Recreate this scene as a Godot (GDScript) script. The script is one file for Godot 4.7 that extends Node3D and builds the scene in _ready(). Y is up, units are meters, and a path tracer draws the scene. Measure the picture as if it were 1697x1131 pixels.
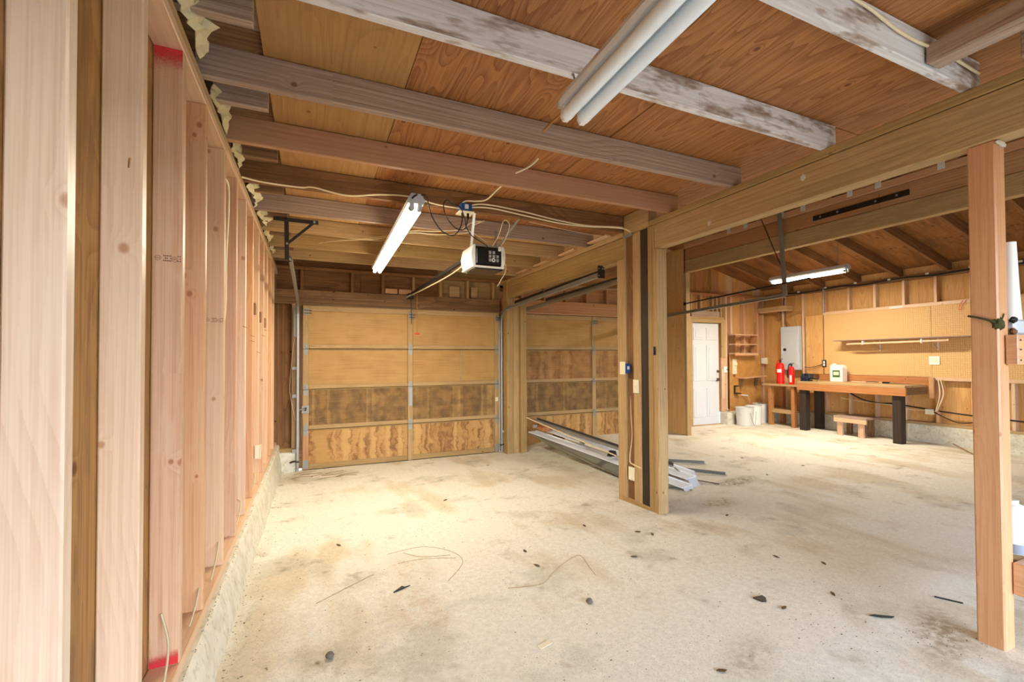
extends Node3D
# Coordinates in this script: x to the right, y up, d forward into the room (d = -z), metres; y = 0 at the foot of the left garage door.

var M := {}
var rng := RandomNumberGenerator.new()
var counts := {}
const TW := 0.64
const TL := 2.56

# ---------------------------------------------------------------- mesh helpers
class MB:
	var v := PackedVector3Array()
	var n := PackedVector3Array()
	var t := PackedVector2Array()
	func tri(a: Vector3, b: Vector3, c: Vector3, na: Vector3, nb: Vector3, nc: Vector3, ta := Vector2(), tb := Vector2(), tc := Vector2()) -> void:
		if (b - a).cross(c - a).dot(na + nb + nc) > 0.0:
			v.append_array([a, c, b]); n.append_array([na, nc, nb]); t.append_array([ta, tc, tb])
		else:
			v.append_array([a, b, c]); n.append_array([na, nb, nc]); t.append_array([ta, tb, tc])
	func quad(a: Vector3, b: Vector3, c: Vector3, e: Vector3, nn: Vector3, ta := Vector2(), tb := Vector2(), tc := Vector2(), te := Vector2()) -> void:
		tri(a, b, c, nn, nn, nn, ta, tb, tc)
		tri(a, c, e, nn, nn, nn, ta, tc, te)
	func mesh() -> ArrayMesh:
		var arr := []
		arr.resize(Mesh.ARRAY_MAX)
		arr[Mesh.ARRAY_VERTEX] = v; arr[Mesh.ARRAY_NORMAL] = n; arr[Mesh.ARRAY_TEX_UV] = t
		var m := ArrayMesh.new()
		m.add_surface_from_arrays(Mesh.PRIMITIVE_TRIANGLES, arr)
		return m

func V(x: float, y: float, d: float) -> Vector3:
	return Vector3(x, y, -d)

func hfloor(x: float, d: float) -> float:
	var a := 0.0362 * (6.42 - d)
	var k := clampf((x - 2.75) / 0.85, 0.0, 1.0)
	k = k * k * (3.0 - 2.0 * k)
	return lerpf(a, 0.12, k)

func uvof(p: Vector3, na: int, g: int, o: Vector2) -> Vector2:
	if na == g:
		return Vector2(p[(g + 1) % 3] / TW, p[(g + 2) % 3] / TW * 0.5) + o
	var k := 3 - na - g
	return Vector2(p[k] / TW, p[g] / TL) + o

# chamfered box centred on the origin; g = grain axis
func box_into(b: MB, c: Vector3, size: Vector3, ch: float, g: int, o: Vector2) -> void:
	var h := size * 0.5
	ch = minf(ch, minf(h.x, minf(h.y, h.z)) * 0.45)
	for a in 3:
		var e := (a + 1) % 3
		var f := (a + 2) % 3
		for s in [-1.0, 1.0]:
			var nn := Vector3(); nn[a] = s
			var q := []
			for w in [[-1, -1], [1, -1], [1, 1], [-1, 1]]:
				var p := Vector3(); p[a] = s * h[a]; p[e] = w[0] * (h[e] - ch); p[f] = w[1] * (h[f] - ch)
				q.append(p)
			b.quad(c + q[0], c + q[1], c + q[2], c + q[3], nn, uvof(q[0], a, g, o), uvof(q[1], a, g, o), uvof(q[2], a, g, o), uvof(q[3], a, g, o))
			for s2 in [-1.0, 1.0]:      # edge between faces a and e
				var n2 := Vector3(); n2[a] = s; n2[e] = s2; n2 = n2.normalized()
				var p0 := Vector3(); p0[a] = s * h[a]; p0[e] = s2 * (h[e] - ch); p0[f] = -(h[f] - ch)
				var p1 := p0; p1[f] = -p0[f]
				var p2 := Vector3(); p2[a] = s * (h[a] - ch); p2[e] = s2 * h[e]; p2[f] = h[f] - ch
				var p3 := p2; p3[f] = -p2[f]
				b.quad(c + p0, c + p1, c + p2, c + p3, n2, uvof(p0, a, g, o), uvof(p1, a, g, o), uvof(p2, a, g, o), uvof(p3, a, g, o))
	for sx in [-1.0, 1.0]:
		for sy in [-1.0, 1.0]:
			for sz in [-1.0, 1.0]:
				var nn := Vector3(sx, sy, sz).normalized()
				var pa := Vector3(sx * h.x, sy * (h.y - ch), sz * (h.z - ch))
				var pb := Vector3(sx * (h.x - ch), sy * h.y, sz * (h.z - ch))
				var pc := Vector3(sx * (h.x - ch), sy * (h.y - ch), sz * h.z)
				b.tri(c + pa, c + pb, c + pc, nn, nn, nn, uvof(pa, 0, g, o), uvof(pb, 0, g, o), uvof(pc, 0, g, o))

func roff() -> Vector2:
	return Vector2(rng.randf(), rng.randf())

func obj(parent: Node3D, called: String, mesh: Mesh, mat: Material, at := Vector3.ZERO) -> MeshInstance3D:
	var o := MeshInstance3D.new()
	o.name = called
	o.mesh = mesh
	o.material_override = mat
	parent.add_child(o, true)
	o.position = at
	return o

func origin_of(p: Node3D) -> Vector3:
	var q := Vector3.ZERO
	var k: Node = p
	while k is Node3D and k != self:
		q += k.position
		k = k.get_parent()
	return q

# a board from corner to corner, given in room coordinates (x, y, d)
func bd(parent: Node3D, called: String, lo: Vector3, hi: Vector3, mat, g := -1, ch := 0.003) -> MeshInstance3D:
	var s := (hi - lo).abs()
	var c := (hi + lo) * 0.5
	if g < 0:
		g = 0 if s.x >= s.y and s.x >= s.z else (1 if s.y >= s.z else 2)
	var b := MB.new()
	box_into(b, Vector3.ZERO, s, ch, g, roff())
	return obj(parent, called, b.mesh(), mat if mat is Material else M[mat], V(c.x, c.y, c.z) - origin_of(parent))

# a bar of rectangular section between two points
func bar(parent: Node3D, called: String, a: Vector3, e: Vector3, w: float, t: float, mat, ch := 0.002) -> MeshInstance3D:
	var A := V(a.x, a.y, a.z); var B := V(e.x, e.y, e.z)
	var b := MB.new()
	box_into(b, Vector3.ZERO, Vector3(w, t, A.distance_to(B)), ch, 2, roff())
	var o := obj(parent, called, b.mesh(), mat if mat is Material else M[mat], (A + B) * 0.5 - origin_of(parent))
	var z := (B - A).normalized()
	var up := Vector3.UP if absf(z.y) < 0.95 else Vector3.RIGHT
	var x := up.cross(z).normalized()
	o.basis = Basis(x, z.cross(x).normalized(), z)
	return o

func smooth_path(pts: Array, per := 6) -> PackedVector3Array:
	var out := PackedVector3Array()
	var n := pts.size()
	for i in n - 1:
		var p0: Vector3 = pts[maxi(i - 1, 0)]; var p1: Vector3 = pts[i]; var p2: Vector3 = pts[i + 1]; var p3: Vector3 = pts[mini(i + 2, n - 1)]
		for k in per:
			var t := float(k) / per
			out.append(0.5 * ((2.0 * p1) + (p2 - p0) * t + (2.0 * p0 - 5.0 * p1 + 4.0 * p2 - p3) * t * t + (3.0 * p1 - p0 - 3.0 * p2 + p3) * t * t * t))
	out.append(pts[n - 1])
	return out

func tube_into(b: MB, path: PackedVector3Array, r: float, sides := 7, r_end := -1.0) -> void:
	var n := path.size()
	var rings := []
	var side := Vector3.ZERO
	for i in n:
		var dir := (path[mini(i + 1, n - 1)] - path[maxi(i - 1, 0)]).normalized()
		if side == Vector3.ZERO:
			side = dir.cross(Vector3.UP if absf(dir.y) < 0.9 else Vector3.RIGHT).normalized()
		side = (side - dir * side.dot(dir)).normalized()
		var up := dir.cross(side)
		var rr := r if r_end < 0.0 else lerpf(r, r_end, float(i) / (n - 1))
		var ring := []
		for k in sides:
			var a := TAU * k / sides
			var nn := side * cos(a) + up * sin(a)
			ring.append([path[i] + nn * rr, nn])
		rings.append(ring)
	for i in n - 1:
		for k in sides:
			var k2 := (k + 1) % sides
			var p = rings[i][k]; var q = rings[i][k2]; var s = rings[i + 1][k2]; var w = rings[i + 1][k]
			b.tri(p[0], q[0], s[0], p[1], q[1], s[1])
			b.tri(p[0], s[0], w[0], p[1], s[1], w[1])
	for e in [0, n - 1]:
		var dir: Vector3 = (path[1] - path[0]).normalized() * -1.0 if e == 0 else (path[n - 1] - path[n - 2]).normalized()
		for k in sides:
			b.tri(path[e], rings[e][k][0], rings[e][(k + 1) % sides][0], dir, dir, dir)

# cable or rod through room points (x, y, d)
func cable(parent: Node3D, called: String, pts: Array, r: float, mat, sides := 7, per := 6) -> MeshInstance3D:
	var o0 := origin_of(parent)
	var q := []
	for p in pts:
		q.append(V(p.x, p.y, p.z) - o0)
	var b := MB.new()
	tube_into(b, smooth_path(q, per) if q.size() > 2 else PackedVector3Array(q), r, sides)
	return obj(parent, called, b.mesh(), mat if mat is Material else M[mat])

# lathe about y; profile = [[r, y], ...] from bottom to top; local coordinates
func lathe_into(b: MB, c: Vector3, prof: Array, sides := 20) -> void:
	for i in prof.size() - 1:
		var r0: float = prof[i][0]; var y0: float = prof[i][1]; var r1: float = prof[i + 1][0]; var y1: float = prof[i + 1][1]
		var sl := Vector2(y1 - y0, r0 - r1).normalized()
		for k in sides:
			var a0 := TAU * k / sides; var a1 := TAU * (k + 1) / sides
			var e0 := Vector3(cos(a0), 0, sin(a0)); var e1 := Vector3(cos(a1), 0, sin(a1))
			var n0 := e0 * sl.x + Vector3.UP * sl.y; var n1 := e1 * sl.x + Vector3.UP * sl.y
			var pa := c + e0 * r0 + Vector3.UP * y0; var pb := c + e1 * r0 + Vector3.UP * y0
			var pc := c + e1 * r1 + Vector3.UP * y1; var pd := c + e0 * r1 + Vector3.UP * y1
			var u0 := float(k) / sides; var u1 := float(k + 1) / sides
			if r0 > 0.0001:
				b.tri(pa, pb, pc, n0, n1, n1, Vector2(u0, y0), Vector2(u1, y0), Vector2(u1, y1))
			if r1 > 0.0001:
				b.tri(pa, pc, pd, n0, n1, n0, Vector2(u0, y0), Vector2(u1, y1), Vector2(u0, y1))

func lathe(parent: Node3D, called: String, at: Vector3, prof: Array, mat, sides := 20) -> MeshInstance3D:
	var b := MB.new()
	lathe_into(b, Vector3.ZERO, prof, sides)
	return obj(parent, called, b.mesh(), mat if mat is Material else M[mat], V(at.x, at.y, at.z) - origin_of(parent))

# extruded convex-ish polygon: pts in the local plane of u and w, thickness along n
func prism_mesh(pts: PackedVector2Array, th: float) -> ArrayMesh:
	var b := MB.new()
	var idx := Geometry2D.triangulate_polygon(pts)
	for s in [-1.0, 1.0]:
		var z: float = s * th * 0.5
		for i in range(0, idx.size(), 3):
			var p := pts[idx[i]]; var q := pts[idx[i + 1]]; var r := pts[idx[i + 2]]
			b.tri(Vector3(p.x, p.y, z), Vector3(q.x, q.y, z), Vector3(r.x, r.y, z), Vector3(0, 0, s), Vector3(0, 0, s), Vector3(0, 0, s), p, q, r)
	var cen := Vector2()
	for p in pts: cen += p
	cen /= pts.size()
	for i in pts.size():
		var p := pts[i]; var q := pts[(i + 1) % pts.size()]
		var nn := Vector2(q.y - p.y, p.x - q.x).normalized()
		if Geometry2D.is_polygon_clockwise(pts): nn = nn
		if not Geometry2D.is_point_in_polygon((p + q) * 0.5 - nn * 0.0005, pts): nn = -nn
		var n3 := Vector3(nn.x, nn.y, 0)
		b.quad(Vector3(p.x, p.y, -th * 0.5), Vector3(q.x, q.y, -th * 0.5), Vector3(q.x, q.y, th * 0.5), Vector3(p.x, p.y, th * 0.5), n3, p, q, q, p)
	return b.mesh()

func prism(parent: Node3D, called: String, pts: Array, th: float, at: Vector3, mat, eul := Vector3.ZERO) -> MeshInstance3D:
	var o := obj(parent, called, prism_mesh(PackedVector2Array(pts), th), mat if mat is Material else M[mat], V(at.x, at.y, at.z) - origin_of(parent))
	o.rotation = eul
	return o

func thing(called: String, label: String, category: String, at := Vector3.ZERO, group := "", kind := "") -> Node3D:
	var o := Node3D.new()
	if counts.has(called):
		counts[called] += 1
		o.name = "%s_%03d" % [called, counts[called]]
	else:
		counts[called] = 0
		o.name = called
	add_child(o, true)
	o.position = V(at.x, at.y, at.z)
	if label: o.set_meta("label", label)
	if category: o.set_meta("category", category)
	if group: o.set_meta("group", group)
	if kind: o.set_meta("kind", kind)
	return o

func struct(called: String, label: String, category := "") -> Node3D:
	return thing(called, label, category if category else called.get_slice("_", 0), Vector3.ZERO, "", "structure")

# ---------------------------------------------------------------- textures
func nz(w: int, h: int, freq: float, sd: int, oct := 3, h2 := 0, w2 := 0, typ := FastNoiseLite.TYPE_SIMPLEX_SMOOTH) -> PackedByteArray:
	var f := FastNoiseLite.new()
	f.seed = sd; f.frequency = freq; f.noise_type = typ
	f.fractal_octaves = oct
	f.fractal_type = FastNoiseLite.FRACTAL_FBM if oct > 1 else FastNoiseLite.FRACTAL_NONE
	var im := f.get_seamless_image(w, h, false, false, 0.15, true)
	im.convert(Image.FORMAT_L8)
	if h2 > 0:
		im.resize(w2 if w2 > 0 else w, h2, Image.INTERPOLATE_CUBIC)
	return im.get_data()

func tex(w: int, h: int, data: PackedByteArray) -> ImageTexture:
	return ImageTexture.create_from_image(Image.create_from_data(w, h, false, Image.FORMAT_RGB8, data))

# wood grain: u across the board, v along it
func wood(sd: int, light: Color, dark: Color, stain: Color, rings: float, warp: float, ring_amp: float, streak: float, stain_amt: float, knots: int, plyfig := false, w := 512, h := 1024) -> ImageTexture:
	var fine := nz(w, 24, 0.22, sd + 1, 2, h)
	var med := nz(w, 12, 0.045, sd + 2, 2, h)
	var low: PackedByteArray
	if plyfig:
		low = nz(w / 4, h / 16, 0.018, sd + 3, 2, h, w)
	else:
		low = nz(w / 8, h / 64, 0.03, sd + 3, 1, h, w)
	var blot := nz(w / 4, h / 8, 0.03, sd + 4, 4, h, w)
	var bits := nz(w / 2, h / 4, 0.11, sd + 5, 3, h, w)
	var wp := PackedFloat32Array(); wp.resize(w * h)
	var kd := PackedFloat32Array(); kd.resize(w * h)
	var r := RandomNumberGenerator.new(); r.seed = sd * 77 + 5
	for i in knots:
		var kx := r.randi_range(40, w - 40); var ky := r.randi_range(60, h - 60)
		var kr := r.randf_range(3.5, 7.5)
		for y in range(maxi(0, ky - 70), mini(h, ky + 70)):
			for x in range(maxi(0, kx - 45), mini(w, kx + 45)):
				var dx := (x - kx) / kr; var dy := (y - ky) / (kr * 0.62)
				var q := dx * dx + dy * dy
				if q < 40.0:
					wp[y * w + x] += exp(-q * 0.12) * 1.6
					if q < 2.6:
						kd[y * w + x] = maxf(kd[y * w + x], clampf(1.3 - q * 0.5, 0.0, 1.0))
	var out := PackedByteArray(); out.resize(w * h * 3)
	var lr := light.r * 255.0; var lg := light.g * 255.0; var lb := light.b * 255.0
	var dr := dark.r * 255.0; var dg := dark.g * 255.0; var db := dark.b * 255.0
	var sr := stain.r * 255.0; var sg := stain.g * 255.0; var sb := stain.b * 255.0
	var iw := 1.0 / w
	for y in h:
		var row := y * w
		for x in w:
			var i := row + x
			var ph := x * iw * rings + low[i] * 0.00392 * warp + wp[i]
			ph -= floorf(ph)
			var t := ph * ph * ring_amp + (fine[i] * 0.00392 - 0.38) * streak * 1.3 + (med[i] * 0.00392 - 0.5) * streak * 0.8
			t = clampf(t, 0.0, 1.0)
			var s := clampf((blot[i] * 0.00392 - 0.52) * 3.2 + (bits[i] * 0.00392 - 0.5) * 1.2, 0.0, 1.0) * stain_amt
			var k := kd[i]
			if k > 0.0:
				t = lerpf(t, 1.15, k)
				s *= 1.0 - k
			var u := 1.0 - s
			out[i * 3] = int(clampf((lr + (dr - lr) * t) * u + sr * s, 0.0, 255.0))
			out[i * 3 + 1] = int(clampf((lg + (dg - lg) * t) * u + sg * s, 0.0, 255.0))
			out[i * 3 + 2] = int(clampf((lb + (db - lb) * t) * u + sb * s, 0.0, 255.0))
	return tex(w, h, out)

func mat(called: String, t: Texture2D, rough := 0.7, tint := Color.WHITE, spec := 0.5) -> StandardMaterial3D:
	var m := StandardMaterial3D.new()
	m.resource_name = called
	m.albedo_texture = t
	m.albedo_color = tint
	m.roughness = rough
	m.metallic_specular = spec
	M[called] = m
	return m

func flat(called: String, c: Color, rough := 0.6, metal := 0.0) -> StandardMaterial3D:
	var m := StandardMaterial3D.new()
	m.resource_name = called
	m.albedo_color = c
	m.roughness = rough
	m.metallic = metal
	M[called] = m
	return m

# panel of a wooden garage door: horizontal grain, water stains that ran down the face
func door_tex(sd: int, base: Color, dark: Color, streak: Color, amt: float, bleach: float, grime: float) -> ImageTexture:
	var w := 1024; var h := 192
	var gr := nz(16, h, 0.20, sd, 3, h, w)
	var big := nz(w / 8, h / 8, 0.05, sd + 1, 3, h, w)
	var st := nz(w, 5, 0.013, sd + 2, 4, h)
	var st2 := nz(w, 12, 0.05, sd + 4, 3, h)
	var bl := nz(w / 4, h / 4, 0.05, sd + 3, 4, h, w)
	var out := PackedByteArray(); out.resize(w * h * 3)
	for y in h:
		for x in w:
			var i := y * w + x
			var t := clampf((gr[i] / 255.0 - 0.4) * 0.8 + (big[i] / 255.0 - 0.5) * 0.5, 0.0, 1.0)
			var c := base.lerp(dark, t)
			var si := y * w + posmod(x + int((bl[i] - 128) * 0.16 + (big[i] - 128) * 0.10), w)
			var s := clampf(absf(st[si] / 255.0 - 0.5) * -7.0 + 1.0, 0.0, 1.0)
			c = c.lerp(streak, clampf(s * amt * clampf(bl[i] / 110.0 - 0.3 + st2[i] / 600.0, 0.0, 1.4), 0.0, 0.9))
			c = c.lerp(Color(0.90, 0.76, 0.52), clampf((st[i] / 255.0 - 0.55) * 4.0, 0.0, 1.0) * bleach)
			c = c.lerp(Color(0.22, 0.16, 0.08), clampf((bl[i] / 255.0 - 0.25) * 1.5, 0.0, 1.0) * grime)
			out[i * 3] = int(clampf(c.r * 255.0, 0, 255)); out[i * 3 + 1] = int(clampf(c.g * 255.0, 0, 255)); out[i * 3 + 2] = int(clampf(c.b * 255.0, 0, 255))
	return tex(w, h, out)

# floor map: x -2.6..9.0 (u), d 6.8..-2.6 (v)
func floor_tex() -> ImageTexture:
	var w := 1536; var h := 1280
	var a := nz(w / 4, h / 4, 0.02, 901, 5, h, w)
	var b := nz(w / 4, h / 4, 0.045, 902, 5, h, w)
	var c := nz(w / 2, h / 2, 0.09, 903, 4, h, w)
	var e := nz(w, h, 0.16, 904, 3)
	var scr := nz(w / 2, h / 12, 0.05, 906, 4, h, w)
	var base := Color(0.91, 0.90, 0.855); var tan_ := Color(0.75, 0.67, 0.52); var grey := Color(0.70, 0.69, 0.62); var dirt := Color(0.40, 0.33, 0.22)
	var out := PackedByteArray(); out.resize(w * h * 3)
	for y in h:
		for x in w:
			var i := y * w + x
			var fa := a[i] / 255.0; var fb := b[i] / 255.0; var fc := c[i] / 255.0; var fe := e[i] / 255.0; var fs := scr[i] / 255.0
			var k1 := clampf((fa - 0.54) * 1.5 + (fs - 0.5) * 0.8, 0.0, 0.45)
			var k2 := clampf((fb - 0.60) * 1.8, 0.0, 0.4)
			var k3 := clampf((fc - 0.66) * 4.5, 0.0, 1.0) * clampf((fb - 0.45) * 4.0, 0.0, 1.0) * 0.3
			var k4 := clampf((fe - 0.72) * 5.0, 0.0, 1.0) * clampf((fc - 0.5) * 3.0, 0.0, 1.0) * 0.5
			var r := base.r; var g := base.g; var bb := base.b
			r += (tan_.r - r) * k1; g += (tan_.g - g) * k1; bb += (tan_.b - bb) * k1
			r += (grey.r - r) * k2; g += (grey.g - g) * k2; bb += (grey.b - bb) * k2
			var kk := clampf(k3 + k4, 0.0, 0.8)
			r += (dirt.r - r) * kk; g += (dirt.g - g) * kk; bb += (dirt.b - bb) * kk
			var m := 0.95 + fe * 0.1
			out[i * 3] = int(clampf(r * m * 255.0, 0, 255)); out[i * 3 + 1] = int(clampf(g * m * 255.0, 0, 255)); out[i * 3 + 2] = int(clampf(bb * m * 255.0, 0, 255))
	# soft grainy patches blended into the slab colour: [x, d, half size x, half size d, turn, colour, strength, edge]
	for s in [[4.15, 3.42, 0.36, 0.15, 0.15, Color(0.47, 0.44, 0.33), 0.75, 2.5], [3.35, 3.0, 0.28, 0.12, 0.1, Color(0.62, 0.54, 0.34), 0.6, 1.2], [4.85, 3.95, 0.25, 0.08, 0.2, Color(0.6, 0.55, 0.42), 0.5, 1.5],
			[0.52, 2.28, 0.15, 0.40, 0.12, Color(0.78, 0.70, 0.60), 0.55, 2.5], [0.55, 2.85, 0.15, 0.28, 0.1, Color(0.76, 0.69, 0.57), 0.45, 2.0], [-0.22, 5.95, 0.2, 0.28, 0.4, Color(0.34, 0.29, 0.19), 0.6, 0.7],
			[0.15, 6.15, 0.5, 0.1, 0.0, Color(0.42, 0.35, 0.22), 0.5, 0.8], [2.60, 1.12, 0.40, 0.13, 0.45, Color(0.46, 0.37, 0.26), 0.8, 0.9], [2.45, 1.38, 0.3, 0.08, 0.7, Color(0.56, 0.47, 0.33), 0.6, 0.8], [2.70, 3.02, 0.35, 0.16, -0.3, Color(0.52, 0.46, 0.3), 0.5, 0.8],
			[2.9, 5.3, 0.35, 0.9, 0.05, Color(0.58, 0.57, 0.36), 0.45, 0.8], [1.66, 1.33, 0.26, 0.12, 0.5, Color(0.55, 0.48, 0.37), 0.6, 1.0], [7.3, 6.15, 0.8, 0.12, 0.0, Color(0.55, 0.42, 0.25), 0.5, 0.8], [6.6, 5.6, 0.9, 0.15, 0.1, Color(0.68, 0.55, 0.36), 0.4, 0.8], [-0.3, 2.6, 0.05, 1.6, 0.0, Color(0.6, 0.57, 0.42), 0.45, 0.8], [7.4, 5.9, 0.7, 0.08, 0.1, Color(0.62, 0.5, 0.33), 0.45, 0.8]]:
		var cu := int((s[0] + 2.6) / 11.6 * w); var cv := int((6.8 - s[1]) / 9.4 * h)
		var ru := int(maxf(s[2], s[3]) * 1.5 / 11.6 * w) + 2; var rv := int(maxf(s[2], s[3]) * 1.5 / 9.4 * h) + 2
		for y in range(maxi(0, cv - rv), mini(h, cv + rv)):
			for x in range(maxi(0, cu - ru), mini(w, cu + ru)):
				var dx: float = x * 11.6 / w - 2.6 - s[0]; var dd: float = 6.8 - y * 9.4 / h - s[1]
				var ct := cos(s[4]); var sn := sin(s[4])
				var i := y * w + x
				var q := Vector2((dx * ct + dd * sn) / s[2], (dd * ct - dx * sn) / s[3]).length() + (b[i] / 255.0 - 0.5) * 0.9 + (c[i] / 255.0 - 0.5) * 0.35
				var k: float = clampf((1.0 - q) * s[7], 0.0, 1.0) * s[6] * clampf((e[i] / 255.0 - 0.30) * 2.2 + (c[i] / 255.0 - 0.5) * 1.2, 0.0, 1.0)
				if k > 0.0:
					var col: Color = s[5]
					out[i * 3] = int(lerpf(out[i * 3], col.r * 255.0, k)); out[i * 3 + 1] = int(lerpf(out[i * 3 + 1], col.g * 255.0, k)); out[i * 3 + 2] = int(lerpf(out[i * 3 + 2], col.b * 255.0, k))
	return tex(w, h, out)

func blotchy(sd: int, w: int, h: int, c0: Color, c1: Color, c2: Color, f1: float, f2: float, k1 := 1.0, k2 := 0.6) -> ImageTexture:
	var a := nz(w, h, f1, sd, 4); var b := nz(w, h, f2, sd + 1, 3)
	var out := PackedByteArray(); out.resize(w * h * 3)
	for i in w * h:
		var t := clampf((a[i] / 255.0 - 0.35) * 2.0 * k1, 0.0, 1.0); var s := clampf((b[i] / 255.0 - 0.6) * 4.0, 0.0, 1.0) * k2
		out[i * 3] = int(clampf(lerpf(lerpf(c0.r, c1.r, t), c2.r, s) * 255.0, 0, 255)); out[i * 3 + 1] = int(clampf(lerpf(lerpf(c0.g, c1.g, t), c2.g, s) * 255.0, 0, 255)); out[i * 3 + 2] = int(clampf(lerpf(lerpf(c0.b, c1.b, t), c2.b, s) * 255.0, 0, 255))
	return tex(w, h, out)

func peg_tex() -> ImageTexture:
	var w := 256
	var a := nz(w, w, 0.02, 61, 3)
	var out := PackedByteArray(); out.resize(w * w * 3)
	for y in w:
		for x in w:
			var i := y * w + x
			var m := 0.95 + a[i] / 255.0 * 0.1
			var dx := (x % 32) - 15.5; var dy := (y % 32) - 15.5
			if dx * dx + dy * dy < 22.0: m *= 0.32
			out[i * 3] = int(clampf(0.86 * m * 255.0, 0, 255)); out[i * 3 + 1] = int(clampf(0.69 * m * 255.0, 0, 255)); out[i * 3 + 2] = int(clampf(0.46 * m * 255.0, 0, 255))
	return tex(w, w, out)

func make_materials() -> void:
	mat("pine", wood(11, Color(0.90, 0.81, 0.71), Color(0.76, 0.61, 0.49), Color(0.90, 0.83, 0.75), 26.0, 3.0, 0.22, 0.36, 0.35, 16), 0.38)
	mat("pine_warm", wood(12, Color(0.83, 0.68, 0.55), Color(0.68, 0.48, 0.35), Color(0.83, 0.72, 0.62), 24.0, 3.5, 0.26, 0.40, 0.4, 14), 0.38)
	mat("fir", wood(13, Color(0.77, 0.59, 0.42), Color(0.57, 0.37, 0.23), Color(0.76, 0.62, 0.48), 30.0, 3.0, 0.40, 0.45, 0.3, 7), 0.6)
	mat("old_fir", wood(14, Color(0.73, 0.61, 0.43), Color(0.54, 0.41, 0.25), Color(0.61, 0.51, 0.35), 26.0, 3.0, 0.34, 0.55, 0.55, 7), 0.75)
	mat("weathered", wood(15, Color(0.68, 0.59, 0.52), Color(0.46, 0.36, 0.30), Color(0.60, 0.50, 0.44), 20.0, 4.0, 0.45, 0.6, 0.4, 10), 0.75)
	mat("brown", wood(16, Color(0.56, 0.42, 0.28), Color(0.34, 0.23, 0.14), Color(0.42, 0.31, 0.20), 16.0, 4.0, 0.45, 0.6, 0.6, 8), 0.8)
	mat("whitewash", wood(17, Color(0.88, 0.88, 0.89), Color(0.70, 0.67, 0.66), Color(0.52, 0.43, 0.37), 16.0, 3.0, 0.25, 0.5, 0.85, 6), 0.7)
	mat("ply_red", wood(18, Color(0.70, 0.48, 0.27), Color(0.47, 0.26, 0.12), Color(0.64, 0.44, 0.25), 3.0, 9.0, 0.62, 0.55, 0.5, 7, true), 0.65)
	mat("ply_tan", wood(19, Color(0.70, 0.53, 0.32), Color(0.55, 0.38, 0.20), Color(0.63, 0.46, 0.28), 1.0, 5.0, 0.30, 0.40, 0.4, 5, true), 0.65)
	mat("ply_gold", wood(20, Color(0.85, 0.69, 0.46), Color(0.69, 0.51, 0.30), Color(0.77, 0.60, 0.38), 1.0, 6.0, 0.40, 0.35, 0.4, 9, true), 0.7)
	mat("sheath", wood(21, Color(0.72, 0.54, 0.32), Color(0.50, 0.33, 0.16), Color(0.44, 0.32, 0.18), 2.0, 7.0, 0.4, 0.45, 0.45, 7, true, 256, 512), 0.75)
	mat("dark", wood(22, Color(0.23, 0.17, 0.12), Color(0.10, 0.07, 0.05), Color(0.17, 0.13, 0.09), 18.0, 3.0, 0.5, 0.6, 0.4, 4, false, 256, 512), 0.7)
	# the same timber in other cuts
	for q in [["pine_b", "pine", Color(0.98, 0.95, 0.92)], ["pine_c", "pine", Color(0.96, 0.90, 0.83)], ["pine_warm_b", "pine_warm", Color(1.0, 0.95, 0.88)], ["fir_b", "fir", Color(0.98, 0.94, 0.88)], ["old_fir_b", "old_fir", Color(0.93, 0.92, 0.85)], ["brown_b", "brown", Color(1.0, 0.94, 0.84)], ["joist_red", "pine_warm", Color(0.86, 0.80, 0.76)], ["post_red", "pine_warm", Color(0.98, 0.91, 0.83)], ["roof_ply", "sheath", Color(0.80, 0.72, 0.62)], ["sheath_pale", "ply_gold", Color(1.0, 0.96, 0.90)], ["bench_fir", "fir", Color(0.95, 0.85, 0.72)]]:
		var m: StandardMaterial3D = M[q[1]].duplicate()
		m.resource_name = q[0]; m.albedo_color = q[2]
		M[q[0]] = m
	for k in ["door_plain", "door_plain_b"]:
		mat(k, door_tex(31 if k == "door_plain" else 37, Color(0.72, 0.56, 0.31), Color(0.58, 0.41, 0.19), Color(0.62, 0.45, 0.24), 0.03, 0.03, 0.04), 0.6)
	mat("door_grime", door_tex(41, Color(0.58, 0.44, 0.24), Color(0.40, 0.28, 0.13), Color(0.34, 0.24, 0.12), 0.25, 0.35, 0.40), 0.7)
	mat("door_wet", door_tex(47, Color(0.74, 0.57, 0.33), Color(0.62, 0.43, 0.21), Color(0.48, 0.31, 0.15), 0.6, 0.30, 0.06), 0.7)
	mat("door_brown", door_tex(53, Color(0.66, 0.48, 0.27), Color(0.48, 0.31, 0.14), Color(0.36, 0.23, 0.11), 0.25, 0.2, 0.2), 0.7)
	mat("floor_concrete", floor_tex(), 0.75)
	var det := blotchy(71, 512, 512, Color(0.97, 0.97, 0.96), Color(1, 1, 1), Color(0.72, 0.69, 0.62), 0.08, 0.22, 1.0, 0.5)
	var fm: StandardMaterial3D = M.floor_concrete
	fm.detail_enabled = true; fm.detail_albedo = det; fm.detail_blend_mode = BaseMaterial3D.BLEND_MODE_MUL; fm.detail_uv_layer = BaseMaterial3D.DETAIL_UV_2
	fm.uv2_scale = Vector3(1, 1, 1)
	var cm := mat("kerb_concrete", blotchy(81, 512, 512, Color(0.85, 0.83, 0.76), Color(0.78, 0.75, 0.66), Color(0.56, 0.51, 0.40), 0.02, 0.05, 1.0, 0.45), 0.85)
	cm.uv1_triplanar = true; cm.uv1_world_triplanar = true; cm.uv1_scale = Vector3(0.7, 0.7, 0.7)
	var pm := mat("pegboard", peg_tex(), 0.6)
	pm.uv1_triplanar = true; pm.uv1_world_triplanar = true; pm.uv1_scale = Vector3(4.92, 4.92, 4.92)
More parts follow.
